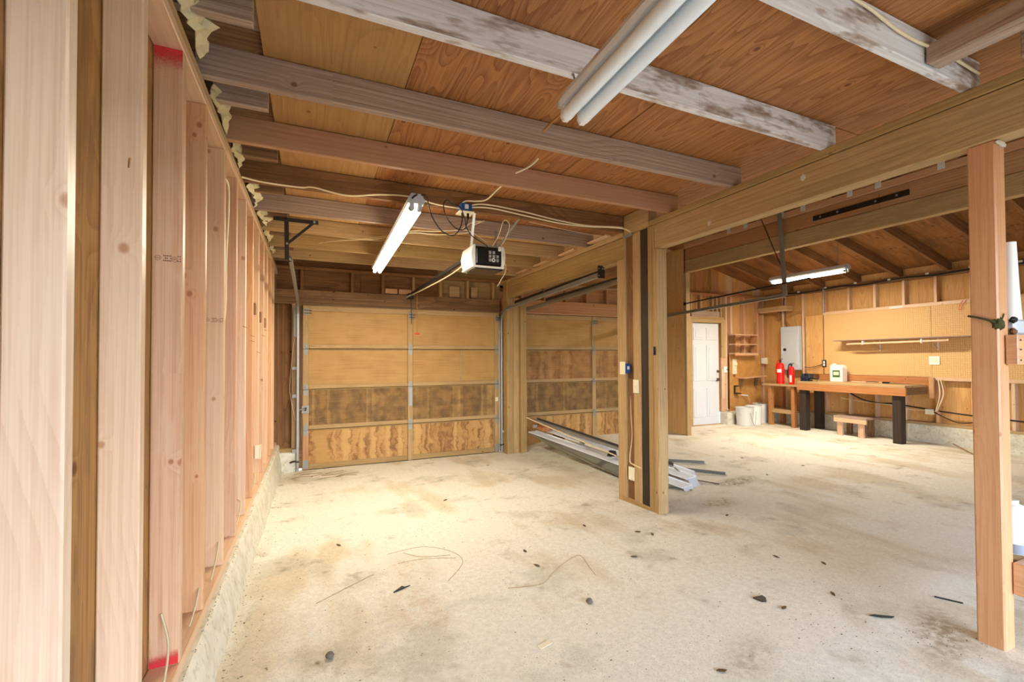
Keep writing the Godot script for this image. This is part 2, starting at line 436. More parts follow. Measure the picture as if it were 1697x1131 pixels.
	var hb := mat("hardboard", blotchy(85, 256, 256, Color(0.76, 0.56, 0.30), Color(0.70, 0.50, 0.26), Color(0.62, 0.43, 0.22), 0.02, 0.08, 1.0, 0.4), 0.55)
	hb.uv1_triplanar = true; hb.uv1_scale = Vector3(1.2, 1.2, 1.2)
	flat("white_paint", Color(0.84, 0.86, 0.89), 0.45)
	flat("white_steel", Color(0.90, 0.93, 0.96), 0.35)
	flat("grey_paint", Color(0.74, 0.77, 0.79), 0.45)
	flat("galvanised", Color(0.58, 0.57, 0.54), 0.42, 0.4)
	flat("steel", Color(0.38, 0.37, 0.35), 0.45, 0.7)
	flat("dark_steel", Color(0.22, 0.20, 0.18), 0.5, 0.6)
	flat("black_plastic", Color(0.03, 0.03, 0.035), 0.3)
	flat("black_rubber", Color(0.035, 0.032, 0.03), 0.6)
	flat("cream_cable", Color(0.88, 0.82, 0.68), 0.5)
	flat("tan_cable", Color(0.66, 0.45, 0.22), 0.55)
	flat("blue_plastic", Color(0.07, 0.27, 0.52), 0.45)
	flat("ivory_plastic", Color(0.90, 0.87, 0.76), 0.4)
	flat("white_plastic", Color(0.90, 0.90, 0.88), 0.4)
	flat("grey_plastic", Color(0.52, 0.55, 0.60), 0.45)
	flat("red_paint", Color(0.86, 0.10, 0.08), 0.3)
	flat("bucket_plastic", Color(0.84, 0.84, 0.82), 0.45)
	flat("red_spray", Color(0.86, 0.13, 0.16), 0.6)
	flat("ink", Color(0.33, 0.17, 0.12), 0.7)
	flat("print_white", Color(0.85, 0.85, 0.85), 0.6)
	flat("green_label", Color(0.22, 0.36, 0.16), 0.6)
	flat("vise_blue", Color(0.08, 0.12, 0.20), 0.45)
	flat("dry_leaf", Color(0.34, 0.26, 0.14), 0.8)
	flat("twig", Color(0.60, 0.48, 0.32), 0.8)
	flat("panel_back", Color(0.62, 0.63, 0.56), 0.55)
	flat("stone", Color(0.40, 0.37, 0.33), 0.8)
	flat("paper", Color(0.90, 0.86, 0.74), 0.7)
	flat("facing", Color(0.80, 0.75, 0.60), 0.75)
	flat("foil", Color(0.70, 0.72, 0.74), 0.4, 0.3)
	flat("wool", Color(0.74, 0.68, 0.52), 0.9)
	flat("moss", Color(0.27, 0.27, 0.14), 0.95)
	flat("web", Color(0.78, 0.74, 0.68), 0.9)
	flat("tag_white", Color(0.86, 0.87, 0.84), 0.6)
	flat("glass_tube", Color(0.91, 0.95, 0.98), 0.25)

# ---------------------------------------------------------------- scene
func _ready() -> void:
	rng.seed = 4711
	# camera
	var cam := Camera3D.new()
	cam.name = "camera"
	add_child(cam)
	cam.projection = Camera3D.PROJECTION_FRUSTUM
	cam.near = 0.05
	cam.far = 200.0
	cam.size = 0.05 * 1131.0 / 745.39
	cam.frustum_offset = Vector2(0, 0.05 * 16.32 / 745.39)
	cam.position = Vector3(0, 1.437, 0)
	cam.rotation = Vector3(0.0165, -0.4168, -0.0042)
	cam.current = true
	# sky and exposure
	var we := WorldEnvironment.new()
	we.name = "environment"
	var env := Environment.new()
	var sky := Sky.new()
	var sm := ProceduralSkyMaterial.new()
	sm.sky_top_color = Color(0.78, 0.86, 0.96)
	sm.sky_horizon_color = Color(0.92, 0.95, 0.98)
	sm.ground_horizon_color = Color(0.62, 0.61, 0.58)
	sm.ground_bottom_color = Color(0.55, 0.54, 0.50)
	sm.sky_energy_multiplier = 3.4
	sm.ground_energy_multiplier = 2.2
	sky.sky_material = sm
	env.background_mode = Environment.BG_SKY
	env.sky = sky
	env.tonemap_mode = Environment.TONE_MAPPER_LINEAR
	env.tonemap_exposure = 1.1
	env.sdfgi_enabled = true
	env.ssao_enabled = true
	env.ssil_enabled = true
	we.environment = env
	add_child(we)
	make_materials()
	print("materials ", Time.get_ticks_msec())
	build_floor()
	build_left_wall()
	build_front_wall()
	build_right_wall()
	build_hidden_shell()
	build_ceiling()
	build_frame()
	build_doors()
	build_lamps()
	build_opener()
	build_wiring()
	build_workshop()
	build_front_wall_fittings()
	build_pile()
	build_right_rack()
	build_debris()
	print("done ", Time.get_ticks_msec())

func build_floor() -> void:
	var f := struct("floor", "pale worn concrete slab with tan stains, sloping down to the near garage door", "floor")
	var b := MB.new()
	var nx := 116; var nd := 94
	var fn := FastNoiseLite.new(); fn.seed = 5; fn.frequency = 0.9
	var P := func(i: int, j: int) -> Vector3:
		var x := -2.6 + i * 0.1; var d := -2.6 + j * 0.1
		return V(x, hfloor(x, d) + fn.get_noise_2d(x, d) * 0.004, d)
	var U := func(i: int, j: int) -> Vector2:
		return Vector2(i * 0.1 / 11.6, 1.0 - j * 0.1 / 9.4)
	var N := func(i: int, j: int) -> Vector3:
		var dx: Vector3 = P.call(i + 1, j) - P.call(i - 1, j); var dz: Vector3 = P.call(i, j + 1) - P.call(i, j - 1)
		var n := dx.cross(dz)
		return (n if n.y > 0 else -n).normalized()
	var pts := []; var nrm := []
	for j in nd + 1:
		for i in nx + 1:
			pts.append(P.call(i, j)); nrm.append(N.call(i, j))
	var t2 := PackedVector2Array()
	for j in nd:
		for i in nx:
			var a := j * (nx + 1) + i; var c := a + nx + 1
			b.tri(pts[a], pts[a + 1], pts[c + 1], nrm[a], nrm[a + 1], nrm[c + 1], U.call(i, j), U.call(i + 1, j), U.call(i + 1, j + 1))
			b.tri(pts[a], pts[c + 1], pts[c], nrm[a], nrm[c + 1], nrm[c], U.call(i, j), U.call(i + 1, j + 1), U.call(i, j + 1))
	for q in b.v:
		t2.append(Vector2(q.x, q.z) * 0.8)
	# skirt and underside give the slab its thickness
	var lo := -0.35
	for e in [[0, nx, 0, 0], [0, nx, nd, nd]]:
		for i in nx:
			var p: Vector3 = pts[e[2] * (nx + 1) + i]; var q: Vector3 = pts[e[2] * (nx + 1) + i + 1]
			b.quad(p, q, Vector3(q.x, lo, q.z), Vector3(p.x, lo, p.z), Vector3(0, 0, 1 if e[2] == 0 else -1))
	var c0: Vector3 = pts[0]; var c1: Vector3 = pts[nd * (nx + 1) + nx]
	b.quad(Vector3(c0.x, lo, c0.z), Vector3(c1.x, lo, c0.z), Vector3(c1.x, lo, c1.z), Vector3(c0.x, lo, c1.z), Vector3.DOWN)
	while t2.size() < b.v.size(): t2.append(Vector2())
	var arr := []; arr.resize(Mesh.ARRAY_MAX)
	arr[Mesh.ARRAY_VERTEX] = b.v; arr[Mesh.ARRAY_NORMAL] = b.n; arr[Mesh.ARRAY_TEX_UV] = b.t; arr[Mesh.ARRAY_TEX_UV2] = t2
	var m := ArrayMesh.new(); m.add_surface_from_arrays(Mesh.PRIMITIVE_TRIANGLES, arr)
	obj(f, "slab", m, M.floor_concrete)

func build_left_wall() -> void:
	var w := struct("wall_left", "open stud wall of pale new pine studs over brown sheathing on a concrete kerb", "wall")
	# sheathing sheets behind the studs
	var d0 := 0.42
	for s in [[0.42, 1.60], [1.604, 2.82], [2.824, 4.04], [4.044, 5.26], [5.264, 6.56]]:
		bd(w, "sheathing_sheet", Vector3(-0.53, 0.30, s[0]), Vector3(-0.511, 2.62, s[1]), "sheath", 1, 0.001)
	bd(w, "outer_skin", Vector3(-0.62, -0.3, 0.40), Vector3(-0.535, 2.95, 6.70), "brown", 1, 0.0)
	# concrete kerb with a battered face
	var b := MB.new()
	var prof := [Vector2(-0.535, -0.3), Vector2(-0.535, 0.335), Vector2(-0.405, 0.335), Vector2(-0.392, 0.318)]
	var steps := 40
	var fn := FastNoiseLite.new(); fn.seed = 9; fn.frequency = 2.2
	for k in steps:
		var da := 0.40 + k * (6.58 - 0.40) / steps; var db := 0.40 + (k + 1) * (6.58 - 0.40) / steps
		var pa := []; var pb := []
		for p in prof:
			pa.append(V(p.x, p.y + (fn.get_noise_2d(da, p.x * 9.0) * 0.008 if p.y > 0.3 else 0.0), da)); pb.append(V(p.x, p.y + (fn.get_noise_2d(db, p.x * 9.0) * 0.008 if p.y > 0.3 else 0.0), db))
		var ha := hfloor(-0.36, da); var hb := hfloor(-0.36, db)
		var xa := -0.352 + fn.get_noise_1d(da) * 0.01; var xb := -0.352 + fn.get_noise_1d(db) * 0.01
		pa.append(V(lerpf(-0.392, xa, 0.8), lerpf(0.318, ha, 0.7), da)); pb.append(V(lerpf(-0.392, xb, 0.8), lerpf(0.318, hb, 0.7), db))
		pa.append(V(xa, ha - 0.01, da)); pb.append(V(xb, hb - 0.01, db))
		for i in pa.size() - 1:
			var dv: Vector3 = pa[i + 1] - pa[i]
			var nn := Vector3(-dv.y, dv.x, 0).normalized()
			if nn.x < 0 and i > 0: nn = -nn
			if i == 1: nn = Vector3.UP
			b.quad(pa[i], pa[i + 1], pb[i + 1], pb[i], nn)
	obj(w, "kerb", b.mesh(), M.kerb_concrete)
	bd(w, "sill_plate", Vector3(-0.51, 0.338, 0.42), Vector3(-0.418, 0.384, 6.45), "pine_c", 2)
	bd(w, "top_plate", Vector3(-0.51, 2.53, 0.42), Vector3(-0.42, 2.568, 6.50), "pine_c", 2)
	bd(w, "top_plate", Vector3(-0.51, 2.570, 0.42), Vector3(-0.422, 2.612, 6.50), "old_fir", 2)
	var jit := [0.0, 0.0, -0.005, 0.0, -0.045, 0.0, 0.0, 0.0, 0.005, 0.01, 0.02, 0.0, 0.0, 0.0]
	var mats := ["pine_c", "pine", "pine_b", "pine_warm", "pine_warm_b", "pine_c", "pine_warm", "pine_b", "pine_warm_b", "pine_c", "pine_warm", "pine_c", "pine_warm_b", "pine_c"]
	var studs := []
	for k in 14:
		var far: float = 1.134 + 0.4064 * (k - 1) + jit[k]
		if far > 6.4: far = 6.4
		studs.append(bd(w, "stud", Vector3(-0.509, 0.384, far - 0.038), Vector3(-0.42, 2.53, far), mats[k], 1, 0.004))
	# marks on the studs: red sprayed ends and inked grade stamps
	var s2: MeshInstance3D = studs[3]
	for q in [[2.478, 0.105, 0.35], [0.412, 0.05, 1.0]]:
		var im := Image.create(48, 64, false, Image.FORMAT_RGBA8)
		for y in 64:
			for x in 48:
				var t := y / 63.0
				var al := clampf(1.15 - t * (1.5 if q[2] < 0.5 else 1.0) + rng.randf_range(-0.25, 0.25), 0.0, 1.0) * 0.9
				if q[2] > 0.5: al = clampf(t * 1.6 - 0.3 + x / 120.0 + rng.randf_range(-0.2, 0.2), 0.0, 1.0) * 0.9
				im.set_pixel(x, y, Color(0.84, 0.16, 0.19, al))
		var pm := StandardMaterial3D.new()
		pm.resource_name = "spray_paint"
		pm.albedo_texture = ImageTexture.create_from_image(im)
		pm.transparency = BaseMaterial3D.TRANSPARENCY_ALPHA
		pm.roughness = 0.7
		var b2 := MB.new()
		var hh: float = q[1] / 2.0
		b2.quad(Vector3(-0.041, -hh, 0), Vector3(0.041, -hh, 0), Vector3(0.041, hh, 0), Vector3(-0.041, hh, 0), Vector3(0, 0, 1), Vector2(0, 1), Vector2(1, 1), Vector2(1, 0), Vector2(0, 0))
		obj(s2, "paint_mark", b2.mesh(), pm, Vector3(0, q[0] - 1.457, 0.0196)).set_meta("label", "red sprayed paint mark on the stud end")
	for kx in [[3, 1.79], [5, 1.64]]:
		var s: MeshInstance3D = studs[kx[0]]
		var zf: float = s.position.z + 0.0192
		var bm := MB.new()
		for c in [Vector2(-0.03, 0), Vector2(0.018, -0.003)]:
			for i in 16:
				var a0 := TAU * i / 16; var a1 := TAU * (i + 1) / 16
				var p0 := Vector3(c.x + cos(a0) * 0.009, c.y + sin(a0) * 0.009, 0); var p1 := Vector3(c.x + cos(a1) * 0.009, c.y + sin(a1) * 0.009, 0)
				var q0 := Vector3(c.x + cos(a0) * 0.0078, c.y + sin(a0) * 0.0078, 0); var q1 := Vector3(c.x + cos(a1) * 0.0078, c.y + sin(a1) * 0.0078, 0)
				bm.quad(p0, p1, q1, q0, Vector3(0, 0, 1))
			for i in 3:
				box_into(bm, Vector3(c.x - 0.004 + i * 0.004, c.y, 0), Vector3(0.0014, 0.006, 0.0003), 0.0, 0, Vector2())
		for r in 3:
			for i in 5:
				if (r + i * 2) % 6 == 1: continue
				box_into(bm, Vector3(-0.013 + i * 0.005, 0.008 - r * 0.0085, 0), Vector3(0.0035, 0.004, 0.0003), 0.0, 0, Vector2())
				if i > 2: box_into(bm, Vector3(0.028 + (i - 3) * 0.006, 0.008 - r * 0.0085, 0), Vector3(0.0035, 0.004, 0.0003), 0.0, 0, Vector2())
		obj(s, "grade_stamp", bm.mesh(), M.ink, Vector3(0.004, kx[1] - 1.457, 0.0195))
	# outlet box on a far stud, blocking stubs, facing flaps and strips
	for q in [[1.134 + 0.4064 * 7, 1.83], [1.134 + 0.4064 * 8, 1.80], [1.134 + 0.4064 * 9, 1.78]]:
		bd(w, "blocking_stub", Vector3(-0.50, q[1] - 0.045, q[0] + 0.001), Vector3(-0.405, q[1] + 0.045, q[0] + 0.05), "brown", 2)
	var ob := bd(w, "outlet_box", Vector3(-0.445, 0.60, 4.34), Vector3(-0.405, 0.71, 4.385), "ivory_plastic", 1, 0.002)
	bd(ob, "cover_plate", Vector3(-0.404, 0.595, 4.335), Vector3(-0.400, 0.715, 4.39), "ivory_plastic", 1, 0.001)
	for q in [[1.56, 0.47, 0.20], [2.02, 0.50, 0.13], [2.43, 0.50, 0.10], [3.2, 0.47, 0.06], [4.0, 0.47, 0.05]]:
		var dd: float = q[0]; var L: float = q[2]
		cable(w, "paper_strip", [Vector3(-0.47, q[1] + L * 0.5, dd + 0.34), Vector3(-0.44, q[1] + 0.01, dd + 0.30), Vector3(-0.432, q[1] - L * 0.4, dd + 0.20), Vector3(-0.44, 0.39, dd + 0.12)], 0.004, "facing", 4)
	# scraps of faced insulation squeezed out above the top plate, between the joists
	var sdn := 0
	for q in [[1.06, 0.46, "facing", 0.09], [1.30, 0.26, "foil", 0.07], [1.72, 0.40, "facing", 0.08], [2.36, 0.40, "wool", 0.05], [2.92, 0.30, "wool", 0.05], [3.52, 0.46, "facing", 0.08], [4.14, 0.46, "facing", 0.09], [4.76, 0.42, "wool", 0.06], [5.36, 0.4, "wool", 0.05]]:
		sdn += 1
		flap(w, q[0], q[1], q[3], q[2], 40 + sdn)
	# nails and splinters
	for q in [[1.14, 1.93, 0.1], [3.20, 1.66, 0.05], [3.62, 1.62, 0.07], [3.62, 1.58, 0.06], [4.03, 1.5, 0.05], [4.45, 1.66, 0.06], [4.6, 1.72, 0.07]]:
		cable(w, "nail", [Vector3(-0.432, q[1], q[0] + 0.3), Vector3(-0.40, q[1] - 0.012, q[0] + 0.3 - q[2])], 0.0022, "tan_cable", 5)

# crumpled sheet of insulation facing bulging out over the top plate between two joists
func flap(parent: Node3D, d0: float, wd: float, bulge: float, m: String, sd: int) -> void:
	var fn := FastNoiseLite.new(); fn.seed = sd; fn.frequency = 5.5; fn.noise_type = FastNoiseLite.TYPE_CELLULAR
	var f2 := FastNoiseLite.new(); f2.seed = sd + 7; f2.frequency = 3.0
	var b := MB.new()
	var R := 8; var S := 12
	var P := func(i: int, j: int) -> Vector3:
		var u := float(i) / R; var v := float(j) / S
		var edge := sin(PI * v)
		var out := bulge * (0.35 + 0.65 * edge) * sin(PI * (0.15 + u * 0.8)) * (1.0 + 0.9 * f2.get_noise_2d(v * 2.0, u)) + fn.get_noise_2d(v * 0.5, u * 0.4) * 0.012
		return V(-0.425 + maxf(out, 0.002), 2.614 + u * 0.14 * (0.8 + 0.3 * edge), d0 + v * wd + f2.get_noise_2d(u * 2.0, v * 2.0) * 0.03)
	for i in R:
		for j in S:
			var p: Vector3 = P.call(i, j); var q: Vector3 = P.call(i + 1, j); var r: Vector3 = P.call(i + 1, j + 1); var t: Vector3 = P.call(i, j + 1)
			var n := (r - p).cross(q - t).normalized()
			if n.x < 0: n = -n
			b.quad(p, q, r, t, n)
			b.quad(p - n * 0.003, q - n * 0.003, r - n * 0.003, t - n * 0.003, -n)
	obj(parent, "insulation_flap", b.mesh(), M[m])

func crumple(parent: Node3D, called: String, at: Vector3, size: Vector3, m: String, sd: int) -> MeshInstance3D:
	var fn := FastNoiseLite.new(); fn.seed = sd; fn.frequency = 1.4
	var b := MB.new()
	var R := 10; var S := 14
	var P := func(i: int, j: int) -> Vector3:
		var th := PI * i / R; var ph := TAU * j / S
		var e := Vector3(sin(th) * cos(ph), cos(th), sin(th) * sin(ph))
		return e * size * (1.0 + 0.45 * fn.get_noise_3dv(e * 1.3))
	for i in R:
		for j in S:
			var p: Vector3 = P.call(i, j); var q: Vector3 = P.call(i + 1, j); var r: Vector3 = P.call(i + 1, (j + 1) % S); var s: Vector3 = P.call(i, (j + 1) % S)
			var n := (r - p).cross(q - s)
			if n.length() < 1e-9: continue
			n = n.normalized()
			if n.dot(p + r) < 0: n = -n
			b.quad(p, q, r, s, n)
	return obj(parent, called, b.mesh(), M[m], V(at.x, at.y, at.z) - origin_of(parent))

func build_front_wall() -> void:
	var w := struct("wall_front", "old fir framed wall holding both garage doors and the white entry door", "wall")
	# headers over the garage doors
	bd(w, "header", Vector3(-0.46, 2.155, 6.47), Vector3(2.66, 2.345, 6.56), "brown", 0)
	bd(w, "header", Vector3(2.70, 2.165, 6.47), Vector3(5.80, 2.375, 6.56), "fir_b", 0)
	# cripple studs and sheathing above the left door
	for x in [-0.45, -0.136, 0.489, 0.895, 1.324, 1.723, 2.142, 2.554]:
		bd(w, "cripple_stud", Vector3(x - 0.019, 2.345, 6.475), Vector3(x + 0.019, 2.61, 6.565), "old_fir_b" if x > 1.0 else "brown_b", 1)
	bd(w, "sheathing_board", Vector3(-0.53, 2.345, 6.57), Vector3(0.6, 2.76, 6.59), "brown_b", 0, 0.001)
	bd(w, "sheathing_board", Vector3(0.604, 2.345, 6.57), Vector3(1.7, 2.76, 6.59), "brown_b", 0, 0.001)
	bd(w, "sheathing_board", Vector3(1.704, 2.345, 6.57), Vector3(2.9, 2.76, 6.59), "old_fir_b", 0, 0.001)
	for q in [[0.93, 1.10, 2.36, 2.43], [1.12, 1.30, 2.36, 2.43], [1.86, 2.02, 2.36, 2.52], [2.2, 2.3, 2.36, 2.52]]:
		bd(w, "blocking", Vector3(q[0], q[2], 6.50), Vector3(q[1], q[3], 6.565), "pine_warm_b" if q[0] < 1.2 else "old_fir", 0)
	bd(w, "top_plate", Vector3(-0.50, 2.612, 6.47), Vector3(2.66, 2.65, 6.56), "brown_b", 0)
	# corner left of the left door
	bd(w, "corner_stud", Vector3(-0.505, 0.29, 6.42), Vector3(-0.465, 2.53, 6.50), "old_fir", 1)
	bd(w, "corner_panel", Vector3(-0.50, 0.27, 6.54), Vector3(-0.15, 2.345, 6.56), "brown_b", 1, 0.001)
	bd(w, "jamb_stud", Vector3(-0.250, 0.27, 6.44), Vector3(-0.205, 2.155, 6.53), "old_fir", 1)
	bd(w, "jamb_stud", Vector3(-0.200, 0.27, 6.49), Vector3(-0.13, 2.155, 6.53), "brown", 1)
	bd(w, "sill_block", Vector3(-0.44, 0.25, 6.42), Vector3(-0.20, 0.295, 6.53), "old_fir_b", 0)
	bd(w, "corner_kerb", Vector3(-0.53, -0.2, 6.36), Vector3(-0.19, 0.25, 6.58), "kerb_concrete", 0, 0.012)
	bd(w, "floor_ledge", Vector3(2.66, -0.1, 6.42), Vector3(2.80, 0.30, 6.58), "kerb_concrete", 0, 0.01)
	bd(w, "jamb_stud", Vector3(2.65, 0.0, 6.44), Vector3(2.69, 2.155, 6.56), "brown", 1)
	# above the right garage door, up to the roof slope
	for x in [3.05, 3.46, 3.87, 4.28, 4.30, 4.69, 5.10, 5.5]:
		bd(w, "cripple_stud", Vector3(x - 0.019, 2.375, 6.475), Vector3(x + 0.019, 2.62, 6.565), "fir_b", 1)
	bd(w, "top_plate", Vector3(2.70, 2.62, 6.47), Vector3(5.82, 2.66, 6.56), "old_fir", 0)
	for q in [[2.70, 4.2, 2.37, 2.62, "fir_b"], [4.204, 5.85, 2.37, 2.62, "fir_b"], [2.70, 5.85, 2.624, 3.3, "sheath"], [2.70, 5.85, 3.304, 4.3, "sheath"]]:
		bd(w, "sheathing_board", Vector3(q[0], q[2], 6.57), Vector3(q[1], q[3], 6.59), q[4], 0, 0.001)
	# entry door surround and the wall to its right
	bd(w, "door_header", Vector3(6.56, 2.19, 6.50), Vector3(7.53, 2.235, 6.58), "old_fir", 0)
	bd(w, "casing", Vector3(6.56, 2.115, 6.475), Vector3(7.53, 2.195, 6.50), "old_fir", 0)
	bd(w, "casing", Vector3(6.575, 0.12, 6.475), Vector3(6.655, 2.115, 6.50), "old_fir", 1)
	bd(w, "casing", Vector3(7.42, 1.43, 6.475), Vector3(7.53, 2.115, 6.50), "old_fir", 1)
	bd(w, "casing", Vector3(7.42, 0.62, 6.478), Vector3(7.50, 1.20, 6.50), "pine_b", 1)
	bd(w, "casing", Vector3(7.42, 0.36, 6.49), Vector3(7.55, 1.43, 6.52), "pine_warm", 1)
	bd(w, "dark_board", Vector3(6.66, 2.235, 6.50), Vector3(7.40, 2.345, 6.56), "weathered", 0)
	for x in [6.68, 6.93, 7.25, 7.36, 7.47]:
		bd(w, "cripple_stud", Vector3(x - 0.019, 2.235, 6.52), Vector3(x + 0.019, 2.66, 6.58), "old_fir", 1)
	bd(w, "top_plate", Vector3(5.85, 2.66, 6.50), Vector3(8.77, 2.70, 6.58), "fir_b", 0)
	for q in [[7.585, 0.38], [7.72, 1.9], [8.10, 1.48], [8.50, 1.48], [8.66, 0.38]]:
		bd(w, "stud", Vector3(q[0] - 0.019, q[1], 6.50), Vector3(q[0] + 0.019, 2.66, 6.585), "pine_c" if q[0] < 8.0 else "pine_warm_b", 1)
	var x0 := 5.85
	var i := 0
	while x0 < 8.77:
		var x1: float = minf(x0 + 0.19 + rng.randf() * 0.03, 8.80)
		if x0 > 7.40 or x1 < 6.6:
			bd(w, "sheathing_board", Vector3(x0 + 0.002, 0.12, 6.59), Vector3(x1 - 0.002, 3.55, 6.61), ["sheath_pale", "pine_c", "sheath_pale", "pine_warm_b"][i % 4], 1, 0.002)
		else:
			bd(w, "sheathing_board", Vector3(x0 + 0.002, 2.25, 6.59), Vector3(x1 - 0.002, 3.55, 6.61), ["sheath", "fir_b"][i % 2], 1, 0.002)
		x0 = x1; i += 1
	bd(w, "dark_gap_board", Vector3(7.555, 0.36, 6.565), Vector3(7.64, 1.9, 6.585), "dark", 1)
	bd(w, "kerb", Vector3(7.62, 0.0, 6.47), Vector3(8.77, 0.36, 6.62), "kerb_concrete", 0, 0.01)
	bd(w, "sill_plate", Vector3(7.62, 0.36, 6.48), Vector3(8.70, 0.40, 6.60), "fir_b", 0)
	bd(w, "kerb_block", Vector3(7.425, 0.05, 6.36), Vector3(7.615, 0.35, 6.62), "kerb_concrete", 0, 0.012)
	# outer skin closes the wall around the door openings
	for q in [[-0.62, -0.06, -0.3, 2.3], [2.57, 3.04, -0.3, 2.3], [5.66, 6.70, -0.3, 2.3], [7.36, 8.9, -0.3, 2.3], [-0.62, 8.9, 2.05, 4.6]]:
		bd(w, "outer_skin", Vector3(q[0], q[2], 6.62), Vector3(q[1], q[3], 6.70), "brown", 0, 0.0)

func build_right_wall() -> void:
	var w := struct("wall_right", "workshop wall of studs and plywood with pegboard above the workbench", "wall")
	for q in [[6.58, 5.28], [5.276, 4.06], [4.056, 2.84], [2.836, 1.62], [1.616, 0.40]]:
		bd(w, "plywood_sheet", Vector3(8.771, 0.38, q[1]), Vector3(8.788, 2.90, q[0]), "sheath_pale", 1, 0.001)
	bd(w, "outer_skin", Vector3(8.80, -0.3, -2.5), Vector3(8.90, 2.95, 6.70), "brown", 2, 0.0)
	for k in range(-1, 14):
		var d := 6.0847 - 0.4064 * k
		if d > 6.40: continue
		bd(w, "stud", Vector3(8.68, 0.42, d - 0.019), Vector3(8.77, 2.66, d + 0.019), ["pine_b", "pine_c", "pine_warm_b", "pine_c"][absi(k * 3) % 4], 1)
	bd(w, "sill_plate", Vector3(8.655, 0.385, 0.3), Vector3(8.77, 0.425, 6.46), "old_fir", 2)
	bd(w, "top_plate", Vector3(8.675, 2.66, 0.3), Vector3(8.77, 2.735, 6.46), "brown", 2)
	bd(w, "kerb", Vector3(8.63, -0.1, 0.3), Vector3(8.80, 0.385, 4.02), "kerb_concrete", 2, 0.012)
	bd(w, "kerb", Vector3(8.63, -0.1, 4.024), Vector3(8.80, 0.385, 6.46), "kerb_concrete", 2, 0.012)
	# pegboard sheets and their trim
	for q in [[5.285, 3.702], [3.698, 1.26], [1.256, 0.3]]:
		bd(w, "pegboard_sheet", Vector3(8.672, 1.12, q[1]), Vector3(8.679, 2.222, q[0]), "pegboard", 2, 0.001)
	bd(w, "trim_rail", Vector3(8.662, 2.215, 0.3), Vector3(8.681, 2.268, 5.30), "pine_c", 2)
	bd(w, "plywood_patch", Vector3(8.672, 1.12, 5.30), Vector3(8.679, 2.22, 5.62), "sheath_pale", 1, 0.001)
	bd(w, "lower_rail", Vector3(8.665, 1.07, 0.3), Vector3(8.682, 1.12, 3.72), "pine_c", 2)

func build_hidden_shell() -> void:
	# the space behind the photographer: it ends in a wall with an open vehicle doorway and a window, both to the daylight
	var r := struct("wall_return", "short return wall where the stud wall begins", "wall")
	bd(r, "wall_board", Vector3(-2.75, -0.3, 0.30), Vector3(-0.512, 2.95, 0.41), "sheath_pale", 1, 0.0)
	var s := struct("wall_side", "plywood side wall behind the photographer", "wall")
	bd(s, "wall_board", Vector3(-2.75, -0.3, -2.6), Vector3(-2.62, 2.95, 0.30), "sheath_pale", 1, 0.0)
	var w := struct("wall_back", "rear wall with an open vehicle doorway and a side window", "wall")
	for q in [[-2.75, -2.0, -0.3, 2.95], [-2.0, -1.0, -0.3, 1.05], [-2.0, -1.0, 2.05, 2.95], [-1.0, 0.1, -0.3, 2.95], [0.1, 4.6, 2.35, 4.6], [4.6, 8.9, -0.3, 4.6], [-0.5, 0.1, 2.95, 4.6]]:
		bd(w, "wall_board", Vector3(q[0], q[2], -2.6), Vector3(q[1], q[3], -2.48), "sheath_pale", 1, 0.0)
	var l := struct("wall_loft", "boarding above the main beam up to the roof", "wall")
	bd(l, "wall_board", Vector3(3.062, 2.76, -2.5), Vector3(3.12, 4.45, 6.57), "sheath", 2, 0.0)

